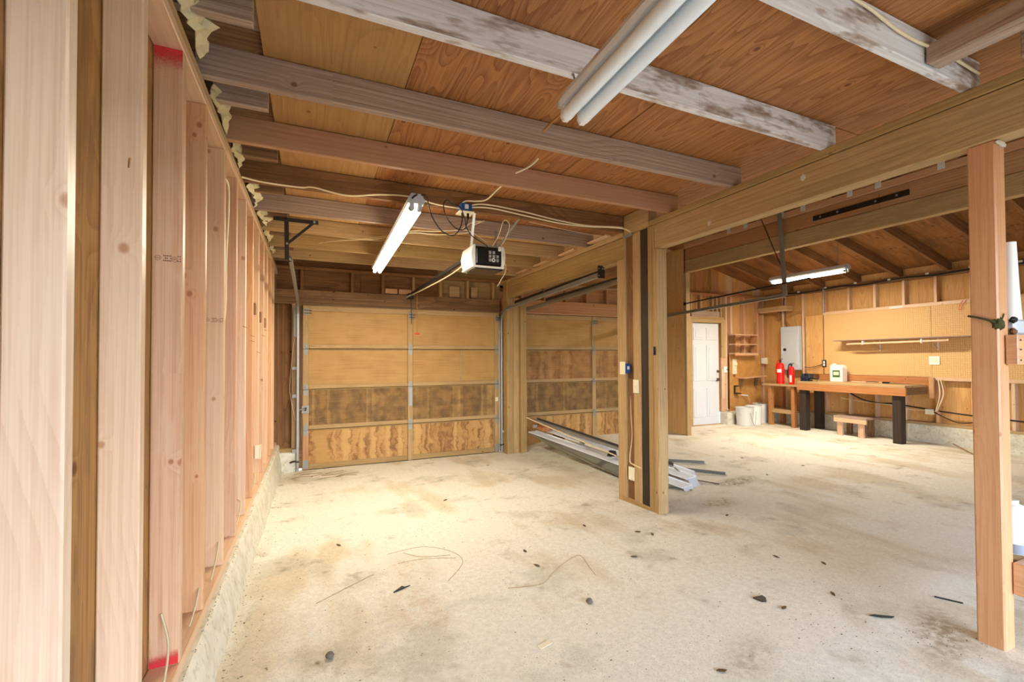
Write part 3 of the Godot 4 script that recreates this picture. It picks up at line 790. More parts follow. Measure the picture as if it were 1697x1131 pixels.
func build_ceiling() -> void:
	var c := struct("ceiling", "exposed joists and rafters under orange and tan plywood", "ceiling")
	var jm := ["pine_warm", "weathered", "whitewash", "whitewash", "weathered", "joist_red", "brown_b", "weathered", "old_fir", "old_fir_b", "old_fir", "brown_b", "brown_b"]
	for k in range(-5, 8):
		var far := 1.6238 + 0.6096 * k
		if k == 1: far += 0.012
		var idx: int = clampi(k + 3, 0, 12)
		bd(c, "joist", Vector3(-0.45 if k > -2 else -2.6, 2.619, far - 0.038), Vector3(2.74, 2.762, far), jm[idx], 0, 0.004)
	# old lapped joist ends that stick up past the left plate
	for k in range(-1, 8):
		var far := 1.6238 + 0.6096 * k
		bd(c, "rim_block", Vector3(-0.44, 2.64, far + 0.20), Vector3(-0.20, 2.77, far + 0.24), "weathered" if k < 2 else "brown", 0, 0.003)
	bd(c, "nailer", Vector3(2.27, 2.625, -0.2), Vector3(2.365, 2.70, 0.968), "weathered", 2, 0.003)
	bd(c, "nailer", Vector3(2.58, 2.63, 0.2), Vector3(2.62, 2.76, 0.80), "weathered", 2, 0.003)
	# plywood sheets: a half-width strip at the left, full sheets after it
	var cols := [[-0.20, 0.409], [0.413, 1.63], [1.634, 3.06]]
	var rows := [[-2.5, -0.82], [-0.816, 1.60], [1.604, 4.04], [4.044, 6.62]]
	for j in 4:
		for i in 3:
			var mm := "ply_tan"
			if i > 0: mm = "ply_red" if j < 3 else "ply_gold"
			if j == 3: mm = "ply_gold" if i != 1 else "ply_tan"
			bd(c, "plywood_sheet", Vector3(cols[i][0], 2.765 + (0.002 if (i + j) % 2 else 0.0), rows[j][0]), Vector3(cols[i][1], 2.783, rows[j][1]), mm, 2, 0.001)
	for j in 7:
		bd(c, "eave_board", Vector3(-0.62, 2.80, 0.3 + j * 0.91), Vector3(-0.18, 2.83, 1.205 + j * 0.91), "weathered" if j < 2 else "brown", 0, 0.002)
	bd(c, "deck", Vector3(-2.75, 2.84, -2.6), Vector3(3.06, 2.95, 6.70), "brown", 0, 0.0)
	bd(c, "plywood_sheet", Vector3(-2.75, 2.77, -2.6), Vector3(-0.204, 2.79, 0.29), "ply_tan", 0, 0.0)
	# high shed roof over the other bays
	var sl := -0.25
	for k in range(-6, 6):
		var d := 3.5 + 0.6096 * k
		if d > 6.4: continue
		var o := bar(c, "rafter", Vector3(3.14, 2.80 + 0.25 * (8.68 - 3.14), d), Vector3(8.80, 2.80 - 0.03, d), 0.04, 0.14, "brown_b")
	for j in 4:
		var da := -2.6 + j * 2.33
		for i in 3:
			var xa := 2.75 + i * 2.04; var xb := xa + 2.036
			bar(c, "roof_sheet", Vector3(xa, 2.885 + 0.25 * (8.68 - xa), da + 1.163), Vector3(xb, 2.885 + 0.25 * (8.68 - xb), da + 1.163), 2.326, 0.018, "roof_ply")
	bar(c, "roof_deck", Vector3(2.6, 2.98 + 0.25 * (8.68 - 2.6), 2.05), Vector3(9.0, 2.98 + 0.25 * (8.68 - 9.0), 2.05), 9.4, 0.10, "brown", 0.0)

func build_frame() -> void:
	# main beam between the bays: near length, far length
	var b := thing("support_beam", "large old fir beam running from the near post to the middle post", "beam", Vector3(2.70, 2.363, 0.2))
	bd(b, "beam_timber", Vector3(2.651, 2.363, -2.48), Vector3(2.74, 2.570, 2.995), "old_fir", 2, 0.006)
	bd(b, "cap_plate", Vector3(2.648, 2.572, -2.48), Vector3(2.742, 2.617, 3.06), "old_fir_b", 2, 0.003)
	for q in [[2.42, 2.41], [2.50, 1.72]]:
		crumple(b, "plaster_splash", Vector3(2.650, q[0], q[1]), Vector3(0.004, 0.02, 0.015), "web", int(q[1] * 31))
	var f := thing("support_beam", "shorter old fir beam from the middle post to the garage door wall", "beam", Vector3(2.70, 2.345, 4.8))
	bd(f, "beam_timber", Vector3(2.655, 2.345, 3.405), Vector3(2.745, 2.565, 6.20), "old_fir_b", 2, 0.006)
	bd(f, "cap_plate", Vector3(2.65, 2.567, 3.405), Vector3(2.745, 2.612, 6.45), "old_fir", 2, 0.003)
	for q in [3.6, 4.2, 4.85, 5.4]:
		bd(f, "lath", Vector3(2.60, 2.622, q), Vector3(2.652, 2.634, q + 0.34), "pine_c", 2, 0.001)
	# built-up post in the middle
	var p := thing("built_up_post", "built-up post of several boards with outlets on its side", "post", Vector3(2.69, hfloor(2.69, 3.2), 3.2))
	var y0 := 0.10
	bd(p, "post_timber", Vector3(2.65, y0, 3.40), Vector3(2.75, 2.36, 3.505), "old_fir", 1, 0.004)
	bd(p, "recess_board", Vector3(2.672, y0 + 0.04, 3.285), Vector3(2.75, 2.57, 3.384), "brown_b", 1)
	bd(p, "edge_board", Vector3(2.655, y0 + 0.04, 3.385), Vector3(2.70, 2.57, 3.402), "old_fir", 1)
	bd(p, "stud", Vector3(2.656, y0 + 0.04, 3.182), Vector3(2.75, 2.57, 3.284), "old_fir", 1, 0.004)
	bd(p, "dark_board", Vector3(2.662, y0 + 0.04, 3.08), Vector3(2.75, 2.57, 3.18), "dark", 1)
	bd(p, "stud", Vector3(2.652, y0, 3.020), Vector3(2.75, 2.57, 3.079), "old_fir_b", 1, 0.004)
	bd(p, "stud", Vector3(2.652, y0, 2.998), Vector3(2.75, 2.57, 3.018), "old_fir", 1, 0.003)
	bd(p, "post_timber", Vector3(2.646, y0, 2.952), Vector3(2.75, 2.362, 2.996), "old_fir", 1, 0.005)
	bd(p, "foot_plate", Vector3(2.648, y0 - 0.02, 3.06), Vector3(2.755, y0 + 0.05, 3.44), "old_fir_b", 2)
	bd(p, "head_block", Vector3(2.652, 2.572, 3.065), Vector3(2.745, 2.76, 3.40), "old_fir", 2, 0.003)
	bd(p, "strap_plate", Vector3(2.640, 2.545, 3.27), Vector3(2.649, 2.575, 3.40), "galvanised", 2, 0.001)
	# near post at the right
	var r := thing("wooden_post", "reddish square post rising to the beam at the right edge", "post", Vector3(2.70, 0.19, 0.95))
	bd(r, "post_timber", Vector3(2.655, 0.18, 0.905), Vector3(2.742, 2.363, 0.996), "post_red", 1, 0.006)
	crumple(r, "moss_tuft", Vector3(2.668, 1.575, 0.912), Vector3(0.022, 0.028, 0.022), "moss", 71)
	cable(r, "moss_twig", [Vector3(2.65, 1.615, 1.00), Vector3(2.645, 1.603, 0.96), Vector3(2.65, 1.585, 0.92), Vector3(2.668, 1.57, 0.90)], 0.005, "moss", 6)
	cable(r, "moss_twig", [Vector3(2.665, 1.575, 0.91), Vector3(2.675, 1.60, 0.90), Vector3(2.68, 1.618, 0.898)], 0.003, "moss", 5)
	crumple(r, "cobweb", Vector3(2.70, 2.35, 0.90), Vector3(0.045, 0.012, 0.006), "web", 72)
	# far post beside the left garage door
	var q := thing("wooden_post", "built-up green-brown post standing between the two garage doors", "post", Vector3(2.79, 0.0, 6.2))
	bd(q, "post_timber", Vector3(2.645, -0.02, 6.16), Vector3(2.745, 2.60, 6.30), "old_fir_b", 1, 0.005)
	bd(q, "post_timber", Vector3(2.748, -0.02, 6.16), Vector3(2.845, 2.345, 6.30), "old_fir", 1, 0.005)
	bd(q, "post_timber", Vector3(2.848, -0.02, 6.10), Vector3(2.945, 2.345, 6.30), "old_fir_b", 1, 0.005)
	bd(q, "backing_board", Vector3(2.70, -0.02, 6.305), Vector3(2.965, 2.345, 6.40), "old_fir", 1, 0.004)
	# girder between the second bay and the workshop
	var g := thing("girder_beam", "high girder of stacked boards with a bolted splice plate over the workshop", "beam", Vector3(5.80, 2.877, 2.5))
	bd(g, "lower_timber", Vector3(5.765, 2.877, -2.48), Vector3(5.86, 3.085, 5.77), "old_fir", 2, 0.005)
	bd(g, "upper_board", Vector3(5.772, 3.09, -2.48), Vector3(5.85, 3.285, 2.9), "fir", 2, 0.004)
	bd(g, "upper_board", Vector3(5.772, 3.09, 2.904), Vector3(5.85, 3.285, 5.77), "fir_b", 2, 0.004)
	bd(g, "cap_board", Vector3(5.755, 3.29, -2.48), Vector3(5.86, 3.37, 5.77), "pine_warm_b", 2, 0.003)
	var sp := bd(g, "splice_plate", Vector3(5.760, 3.15, 2.62), Vector3(5.768, 3.21, 3.62), "dark_steel", 2, 0.001)
	for k in 5:
		if k == 2: continue
		bd(sp, "bolt", Vector3(5.748, 3.17, 2.72 + k * 0.2), Vector3(5.762, 3.19, 2.74 + k * 0.2), "galvanised", 0, 0.003)
	for k in 7:
		var dd := 2.35 + k * 0.42 + (0.13 if k % 2 else 0.0)
		prism(g, "joist_clip", [Vector2(-0.03, -0.045), Vector2(0.03, -0.045), Vector2(0.03, 0.03), Vector2(0.0, 0.05), Vector2(-0.03, 0.03)], 0.002, Vector3(5.753, 3.36, dd), "tag_white", Vector3(0, -PI / 2, 0))
	# stub wall that carries the girder
	var s := thing("stub_wall", "plywood faced stub wall between the second garage door and the entry door", "wall panel", Vector3(5.80, 0.10, 6.15))
	bd(s, "plywood_panel", Vector3(5.76, 0.08, 5.80), Vector3(5.775, 3.3, 6.56), "ply_gold", 1, 0.001)
	bd(s, "corner_post", Vector3(5.765, 0.08, 5.745), Vector3(5.855, 2.877, 5.80), "old_fir", 1, 0.004)
	bd(s, "back_panel", Vector3(5.84, 0.08, 5.80), Vector3(5.855, 3.3, 6.56), "sheath", 1, 0.001)

func garage_door(n: int, x0: float, label: String, sets: Array) -> void:
	var g := struct("door_%d" % n, label, "garage door")
	var W := 2.743
	var ys := [0.0, 0.52, 1.045, 1.572, 2.14]
	var x1 := x0 + W
	for k in 4:
		var ya: float = ys[k] + 0.004; var yb: float = ys[k + 1] - 0.004
		var s := Node3D.new(); s.name = "section"; g.add_child(s, true)
		s.position = V(x0 + W / 2, ya, 6.44)
		# frame of stiles and rails with two plywood panels set into it
		bd(s, "stile", Vector3(x0, ya, 6.415), Vector3(x0 + 0.072, yb, 6.458), "old_fir" if k else "fir_b", 1)
		bd(s, "stile", Vector3(x0 + 1.348, ya, 6.415), Vector3(x0 + 1.418, yb, 6.458), "old_fir", 1)
		bd(s, "stile", Vector3(x1 - 0.072, ya, 6.415), Vector3(x1, yb, 6.458), "old_fir", 1)
		for c in 2:
			var xa := x0 + 0.073 + c * 1.346; var xb := xa + 1.274
			if c == 1: xb = x1 - 0.073
			bd(s, "rail", Vector3(xa, ya, 6.419 if k else 6.428), Vector3(xb, ya + (0.05 if k else 0.07), 6.458), "old_fir" if k else "old_fir_b", 0)
			if k == 3: bd(s, "rail", Vector3(xa, yb - 0.07, 6.419), Vector3(xb, yb, 6.458), "old_fir", 0)
			else: bd(s, "rail", Vector3(xa, yb - 0.012, 6.428), Vector3(xb, yb, 6.458), "old_fir_b", 0)
			var pa := ya + 0.05; var pb := yb - (0.07 if k == 3 else 0.012)
			var b := MB.new()
			var hx := (xb - xa) / 2; var hy := (pb - pa) / 2
			var u0 := 0.5 * c; var u1 := u0 + 0.48
			b.quad(Vector3(-hx, -hy, 0), Vector3(hx, -hy, 0), Vector3(hx, hy, 0), Vector3(-hx, hy, 0), Vector3(0, 0, 1), Vector2(u0, 1), Vector2(u1, 1), Vector2(u1, 0), Vector2(u0, 0))
			b.quad(Vector3(-hx, -hy, -0.009), Vector3(hx, -hy, -0.009), Vector3(hx, hy, -0.009), Vector3(-hx, hy, -0.009), Vector3(0, 0, -1), Vector2(u0, 1), Vector2(u1, 1), Vector2(u1, 0), Vector2(u0, 0))
			obj(s, "panel", b.mesh(), M[sets[k]], V((xa + xb) / 2, (pa + pb) / 2, 6.440) - s.position)
		bd(s, "outer_board", Vector3(x0 - 0.004, ya - 0.012, 6.46), Vector3(x1 + 0.004, yb + 0.012, 6.478), "brown", 0, 0.0)
		# hinges across the joint above this section
		if k < 3:
			for hx in [x0 + 0.036, x0 + 1.383, x1 - 0.036]:
				var h := Node3D.new(); h.name = "hinge"; s.add_child(h, true)
				h.position = V(hx, yb, 6.413) - s.position
				var leaf := [Vector2(-0.026, 0.006), Vector2(0.026, 0.006), Vector2(0.026, 0.045), Vector2(0.012, 0.078), Vector2(-0.012, 0.078), Vector2(-0.026, 0.045)]
				var leaf2 := []
				for q in leaf: leaf2.append(Vector2(q.x, -q.y))
				var bm := MB.new()
				for L in [leaf, leaf2]:
					var am := prism_mesh(PackedVector2Array(L), 0.003)
					var arr := am.surface_get_arrays(0)
					bm.v.append_array(arr[Mesh.ARRAY_VERTEX]); bm.n.append_array(arr[Mesh.ARRAY_NORMAL]); bm.t.append_array(arr[Mesh.ARRAY_TEX_UV])
				tube_into(bm, PackedVector3Array([Vector3(-0.03, 0, 0.006), Vector3(0.03, 0, 0.006)]), 0.007, 8)
				box_into(bm, Vector3(0, 0.035, 0.006), Vector3(0.022, 0.03, 0.01), 0.002, 0, Vector2())
				h.free()
				obj(s, "hinge", bm.mesh(), M.galvanised, V(hx, yb, 6.413) - s.position)
	for q in [[x0 + 0.036, 2.06], [x0 + 1.383, 2.05], [x1 - 0.03, 2.05]]:
		var h := bd(g, "roller_bracket", Vector3(q[0] - 0.03, q[1] - 0.045, 6.405), Vector3(q[0] + 0.04, q[1] + 0.04, 6.414), "galvanised", 1, 0.002)
		cable(h, "roller_stem", [Vector3(q[0] - 0.02, q[1] + 0.012, 6.40), Vector3(q[0] + 0.07, q[1] + 0.012, 6.40)], 0.006, "steel")
		cable(h, "roller_stem", [Vector3(q[0] - 0.02, q[1] - 0.025, 6.40), Vector3(q[0] + 0.07, q[1] - 0.025, 6.40)], 0.006, "steel")
	for q in [x0 + 0.036, x1 - 0.036]:
		bd(g, "bottom_bracket", Vector3(q - 0.035, 0.02, 6.408), Vector3(q + 0.035, 0.13, 6.414), "galvanised", 1, 0.001)
	bd(g, "weather_strip", Vector3(x0, -0.03, 6.42), Vector3(x1, 0.006, 6.455), "black_rubber", 0, 0.004)
	if n == 1:
		var lk := bd(g, "slide_latch", Vector3(x0 - 0.01, 0.735, 6.405), Vector3(x0 + 0.075, 0.835, 6.413), "galvanised", 0, 0.002)
		cable(lk, "latch_bolt", [Vector3(x0 - 0.07, 0.785, 6.395), Vector3(x0 + 0.05, 0.785, 6.395)], 0.010, "galvanised")
		cable(lk, "latch_handle", [Vector3(x0 + 0.02, 0.80, 6.395), Vector3(x0 + 0.045, 0.81, 6.38), Vector3(x0 + 0.03, 0.765, 6.39)], 0.005, "dark_steel")
		bd(g, "lock_plate", Vector3(x0 + 1.36, 0.77, 6.405), Vector3(x0 + 1.41, 0.98, 6.413), "galvanised", 1, 0.002)
		bd(g, "batten", Vector3(2.0, 1.10, 6.425), Vector3(2.02, 1.55, 6.438), "old_fir", 1, 0.001)
		bd(g, "latch_box", Vector3(2.555, 0.78, 6.40), Vector3(2.60, 0.84, 6.414), "ivory_plastic", 0, 0.003)

func track(label: String, x: float, d_end: float, y_end: float, hang: bool, dx := 0.0) -> Node3D:
	var t := thing("door_track", label, "door track", Vector3(x, hfloor(x, 6.35), 6.33))
	# C section swept along the vertical, the bend and the horizontal run
	var path := []
	path.append(Vector3(x, hfloor(x, 6.33) + 0.02, 6.345)); path.append(Vector3(x, 1.0, 6.345)); path.append(Vector3(x, 1.95, 6.345))
	for k in 7:
		var a := PI / 2 * (k + 1) / 7.0
		path.append(Vector3(x, 1.98 + sin(a) * 0.20, 6.345 - (1.0 - cos(a)) * 0.30))
	path.append(Vector3(x + dx, y_end, d_end))
	var prof := [Vector2(-0.012, -0.022), Vector2(0.014, -0.026), Vector2(0.018, 0.0), Vector2(0.014, 0.026), Vector2(-0.012, 0.022), Vector2(-0.012, 0.014), Vector2(0.006, 0.016), Vector2(0.010, 0.0), Vector2(0.006, -0.016), Vector2(-0.012, -0.014)]
	var b := MB.new()
	var o0 := t.position
	var rings := []
	for i in path.size():
		var p: Vector3 = path[i]
		var a: Vector3 = path[maxi(i - 1, 0)]; var e: Vector3 = path[mini(i + 1, path.size() - 1)]
		var dir := (V(e.x, e.y, e.z) - V(a.x, a.y, a.z)).normalized()
		var side := Vector3.RIGHT if x < 1.0 else Vector3.LEFT
		if x > 2.9 and x < 4.0: side = Vector3.RIGHT
		var up := dir.cross(side).normalized()
		var ring := []
		for q in prof:
			ring.append(V(p.x, p.y, p.z) - o0 - side * q.x + up * q.y)
		rings.append(ring)
	for i in path.size() - 1:
		for k in prof.size():
			var k2 := (k + 1) % prof.size()
			var n: Vector3 = (rings[i][k2] - rings[i][k]).cross(rings[i + 1][k] - rings[i][k]).normalized()
			b.quad(rings[i][k], rings[i][k2], rings[i + 1][k2], rings[i + 1][k], n)
	obj(t, "rail", b.mesh(), M.galvanised)
	return t

func build_doors() -> void:
	garage_door(1, -0.12, "stained four section wooden garage door with galvanised hinges in the near bay", ["door_wet", "door_grime", "door_plain", "door_plain_b"])
	garage_door(2, 2.98, "four section wooden garage door partly hidden behind the middle post", ["door_wet", "door_grime", "door_brown", "door_plain"])
	# white panelled entry door
	var e := struct("door_3", "white six panel entry door with a knob and deadbolt", "door")
	var c := Vector3(7.025, 0.12, 6.53)
	bd(e, "leaf", Vector3(6.66, 0.125, 6.53), Vector3(7.395, 2.108, 6.565), "white_paint", 1, 0.003)
	for q in [[6.72, 6.98, 1.78, 2.02], [7.06, 7.33, 1.78, 2.02], [6.72, 6.98, 0.98, 1.68], [7.06, 7.33, 0.98, 1.68], [6.72, 6.98, 0.28, 0.84], [7.06, 7.33, 0.28, 0.84]]:
		var o := bd(e, "panel_moulding", Vector3(q[0], q[2], 6.518), Vector3(q[1], q[3], 6.531), "white_paint", 1, 0.008)
		bd(o, "raised_field", Vector3(q[0] + 0.045, q[2] + 0.045, 6.510), Vector3(q[1] - 0.045, q[3] - 0.045, 6.519), "white_paint", 1, 0.006)
	bd(e, "threshold", Vector3(6.63, 0.08, 6.46), Vector3(7.42, 0.128, 6.60), "old_fir", 0)
	for q in [[1.00, 0.03], [1.16, 0.024]]:
		var b := MB.new()
		lathe_into(b, Vector3.ZERO, [[0.0, 0.0], [0.034, 0.0], [0.034, 0.008], [0.012, 0.012], [0.012, 0.03], [q[1], 0.038], [q[1], 0.055], [0.0, 0.062]], 16)
		var k := obj(e, "knob" if q[0] < 1.1 else "deadbolt", b.mesh(), M.steel, V(7.33, q[0], 6.53))
		k.rotation.x = PI / 2
	# tracks and their hangers
	var t1 := track("steel door track along the left stud wall", -0.172, 4.18, 2.275, true)
	bar(t1, "hanger_iron", Vector3(-0.205, 2.60, 4.18), Vector3(-0.20, 2.27, 4.18), 0.004, 0.034, "dark_steel")
	bar(t1, "hanger_iron", Vector3(-0.30, 2.600, 4.16), Vector3(0.04, 2.600, 4.16), 0.006, 0.034, "dark_steel")
	bar(t1, "hanger_brace", Vector3(0.01, 2.605, 4.17), Vector3(-0.198, 2.40, 4.17), 0.004, 0.022, "dark_steel")
	for q in [Vector3(-0.203, 2.595, 4.165), Vector3(-0.2, 2.40, 4.165), Vector3(0.008, 2.60, 4.155)]:
		bd(t1, "bolt", q - Vector3(0.008, 0.008, 0.008), q + Vector3(0.008, 0.008, 0.0), "galvanised", 0, 0.002)
	bd(t1, "flag_bracket", Vector3(-0.225, 1.72, 6.36), Vector3(-0.185, 2.12, 6.365), "galvanised", 1, 0.001)
	for q in [[0.94, 0.05], [0.24, 0.05], [1.3, 0.04]]:
		bd(t1, "track_bracket", Vector3(-0.24, q[0], 6.36), Vector3(-0.18, q[0] + q[1], 6.37), "galvanised", 0, 0.001)
	cable(t1, "floor_bolt", [Vector3(-0.26, 0.13, 6.33), Vector3(-0.22, 0.145, 6.32), Vector3(-0.16, 0.135, 6.32)], 0.012, "dark_steel")
	var t2 := track("steel door track curving up beside the far post under the beam", 2.625, 3.78, 2.27, true)
	bd(t2, "end_plate", Vector3(2.60, 2.235, 3.74), Vector3(2.68, 2.36, 3.75), "dark_steel", 0, 0.001)
	for q in [[2.61, 2.33], [2.65, 2.33], [2.67, 2.33], [2.61, 2.26]]:
		bd(t2, "bolt", Vector3(q[0] - 0.006, q[1] - 0.006, 3.735), Vector3(q[0] + 0.006, q[1] + 0.006, 3.741), "galvanised", 0, 0.001)
	bar(t2, "stiffener_angle", Vector3(2.655, 2.30, 3.78), Vector3(2.66, 2.24, 5.9), 0.012, 0.05, "dark_steel")
	for q in [4.2, 4.9, 5.5]:
		bd(t2, "bolt", Vector3(2.60, 2.262, q), Vector3(2.612, 2.274, q + 0.012), "galvanised", 0, 0.001)
	cable(t2, "floor_bolt", [Vector3(2.60, 0.12, 6.33), Vector3(2.66, 0.13, 6.33), Vector3(2.70, 0.12, 6.34)], 0.012, "dark_steel")
	var t3 := track("steel door track behind the beam on the left of the second garage door", 2.965, 3.82, 2.25, true)
	bar(t3, "stiffener_angle", Vector3(3.0, 2.29, 3.80), Vector3(3.0, 2.26, 5.6), 0.012, 0.04, "steel")
	var t4 := track("steel door track on the right of the second garage door ending at an angled hanger", 5.69, 3.95, 2.255, true)
	bar(t4, "hanger_iron", Vector3(5.69, 3.42, 4.02), Vector3(5.69, 2.25, 3.95), 0.05, 0.03, "galvanised")
	bar(t4, "hanger_brace", Vector3(5.69, 3.40, 4.30), Vector3(5.69, 2.62, 3.99), 0.016, 0.004, "dark_steel")
	bar(t4, "spring_rod", Vector3(5.66, 2.42, 3.6), Vector3(5.70, 2.34, 5.7), 0.02, 0.02, "dark_steel")
	bd(t4, "pulley", Vector3(5.675, 2.31, 5.66), Vector3(5.705, 2.36, 5.72), "black_plastic", 0, 0.005)

func tube_lamp(called: String, label: String, x: float, y: float, d0: float, d1: float, lit: bool, energy: float, colour: Color, gap := 0.055, dx := 0.0, glow := 3.0, single := false) -> Node3D:
	var t := thing(called, label, "light fixture", Vector3(x, y, (d0 + d1) / 2))
	var L := d1 - d0
	# folded steel channel: tapered section extruded along d
	var prof := [Vector2(-0.052, 0.0), Vector2(-0.062, 0.018), Vector2(-0.034, 0.066), Vector2(0.034, 0.066), Vector2(0.062, 0.018), Vector2(0.052, 0.0)]
	if not lit: prof = [Vector2(-0.046, 0.0), Vector2(-0.05, 0.014), Vector2(-0.03, 0.05), Vector2(0.03, 0.05), Vector2(0.05, 0.014), Vector2(0.046, 0.0)]
	if single: prof = [Vector2(-0.03, 0.0), Vector2(-0.036, 0.012), Vector2(-0.022, 0.05), Vector2(0.022, 0.05), Vector2(0.036, 0.012), Vector2(0.03, 0.0)]
	var hm: Material = M.white_steel
	var ch := obj(t, "channel", prism_mesh(PackedVector2Array(prof), L), hm)
	for e in [d0, d1]:
		var cap := obj(t, "end_cap", prism_mesh(PackedVector2Array(prof), 0.012), M.grey_paint, V(x, y, e) - t.position)
		for s in ([0.0] if single else [-gap / 2, gap / 2]):
			prism(cap, "lamp_holder", [Vector2(-0.013, 0.006), Vector2(0.013, 0.006), Vector2(0.015, -0.03), Vector2(0.008, -0.044), Vector2(-0.008, -0.044), Vector2(-0.015, -0.03)], 0.014, Vector3(x + s, y, e + (0.012 if e == d0 else -0.012)), "grey_paint" if lit else "white_plastic")
	var tm: StandardMaterial3D = M.glass_tube
	if lit:
		tm = StandardMaterial3D.new()
		tm.resource_name = "lamp_tube_glow"
		tm.albedo_color = Color(0.95, 0.95, 0.92)
		tm.emission_enabled = true
		tm.emission = colour
		tm.emission_energy_multiplier = glow
	for s in ([0.0] if single else [-gap / 2, gap / 2]):
		var b := MB.new()
		tube_into(b, PackedVector3Array([Vector3(0, 0, -L / 2 + 0.02), Vector3(0, 0, L / 2 - 0.02)]), 0.019, 16)
		obj(t, "lamp_tube", b.mesh(), tm, Vector3(s, -0.026, 0))
		for z in [-L / 2 + 0.03, L / 2 - 0.03]:
			var cb := MB.new()
			tube_into(cb, PackedVector3Array([Vector3(0, 0, -0.012), Vector3(0, 0, 0.012)]), 0.0195, 16)
			obj(t, "tube_cap", cb.mesh(), M.galvanised if lit else M.white_steel, Vector3(s, -0.026, z))
	if dx != 0.0: t.rotation.y = -atan2(dx, L)
	if lit:
		var a := AreaLight3D.new()
		a.name = "tube_light"
		t.add_child(a)
		a.area_size = Vector2(0.10, L - 0.06)
		a.position = Vector3(0, -0.055, 0)
		a.rotation.x = -PI / 2
		a.light_color = colour
		a.light_energy = energy
		a.area_range = 30.0
		a.area_attenuation = 2.0
		a.shadow_enabled = true
	return t

func build_lamps() -> void:
	var warm := Color(1.0, 0.95, 0.84)
	var l1 := tube_lamp("fluorescent_fixture", "long lit twin tube fluorescent fixture hanging over the near bay", 0.66, 2.485, 3.02, 5.46, true, 5.6, warm, 0.055, 0.05, 24.0)
	cable(l1, "hang_wire", [Vector3(0.63, 2.55, 3.06), Vector3(0.63, 2.62, 3.05)], 0.002, "steel", 5)
	cable(l1, "hang_wire", [Vector3(0.69, 2.55, 5.3), Vector3(0.69, 2.62, 5.3)], 0.002, "steel", 5)
	cable(l1, "grommet", [Vector3(0.632, 2.515, 3.013), Vector3(0.64, 2.52, 2.99), Vector3(0.66, 2.535, 2.985)], 0.006, "black_rubber", 7)
	for s in [-0.032, 0.032]:
		pass
	var l2 := tube_lamp("fluorescent_fixture", "unlit white twin tube fluorescent fixture crossing under the ceiling joists above", 0.665, 2.196, -1.27, 1.175, false, 0.0, Color.WHITE, 0.057, 0.12)
	cable(l2, "hang_wire", [Vector3(0.70, 2.26, 1.10), Vector3(0.78, 2.40, 1.24), Vector3(0.98, 2.61, 1.56)], 0.003, "black_rubber", 5)
	cable(l2, "hang_chain", [Vector3(0.90, 2.612, 1.60), Vector3(0.86, 2.56, 1.52), Vector3(0.78, 2.42, 1.36), Vector3(0.71, 2.27, 1.20), Vector3(0.70, 2.24, 1.17)], 0.004, "galvanised", 5)
	var l3 := tube_lamp("fluorescent_fixture", "short lit fluorescent fixture hanging on chains over the workshop", 7.0, 2.70, 3.92, 5.10, true, 9.5, Color(1.0, 0.94, 0.84), 0.05, 0.0, 24.0)
	for q in [4.05, 4.95]:
		cable(l3, "hang_chain", [Vector3(7.0, 2.75, q), Vector3(7.0, 3.14, q)], 0.004, "galvanised", 5)

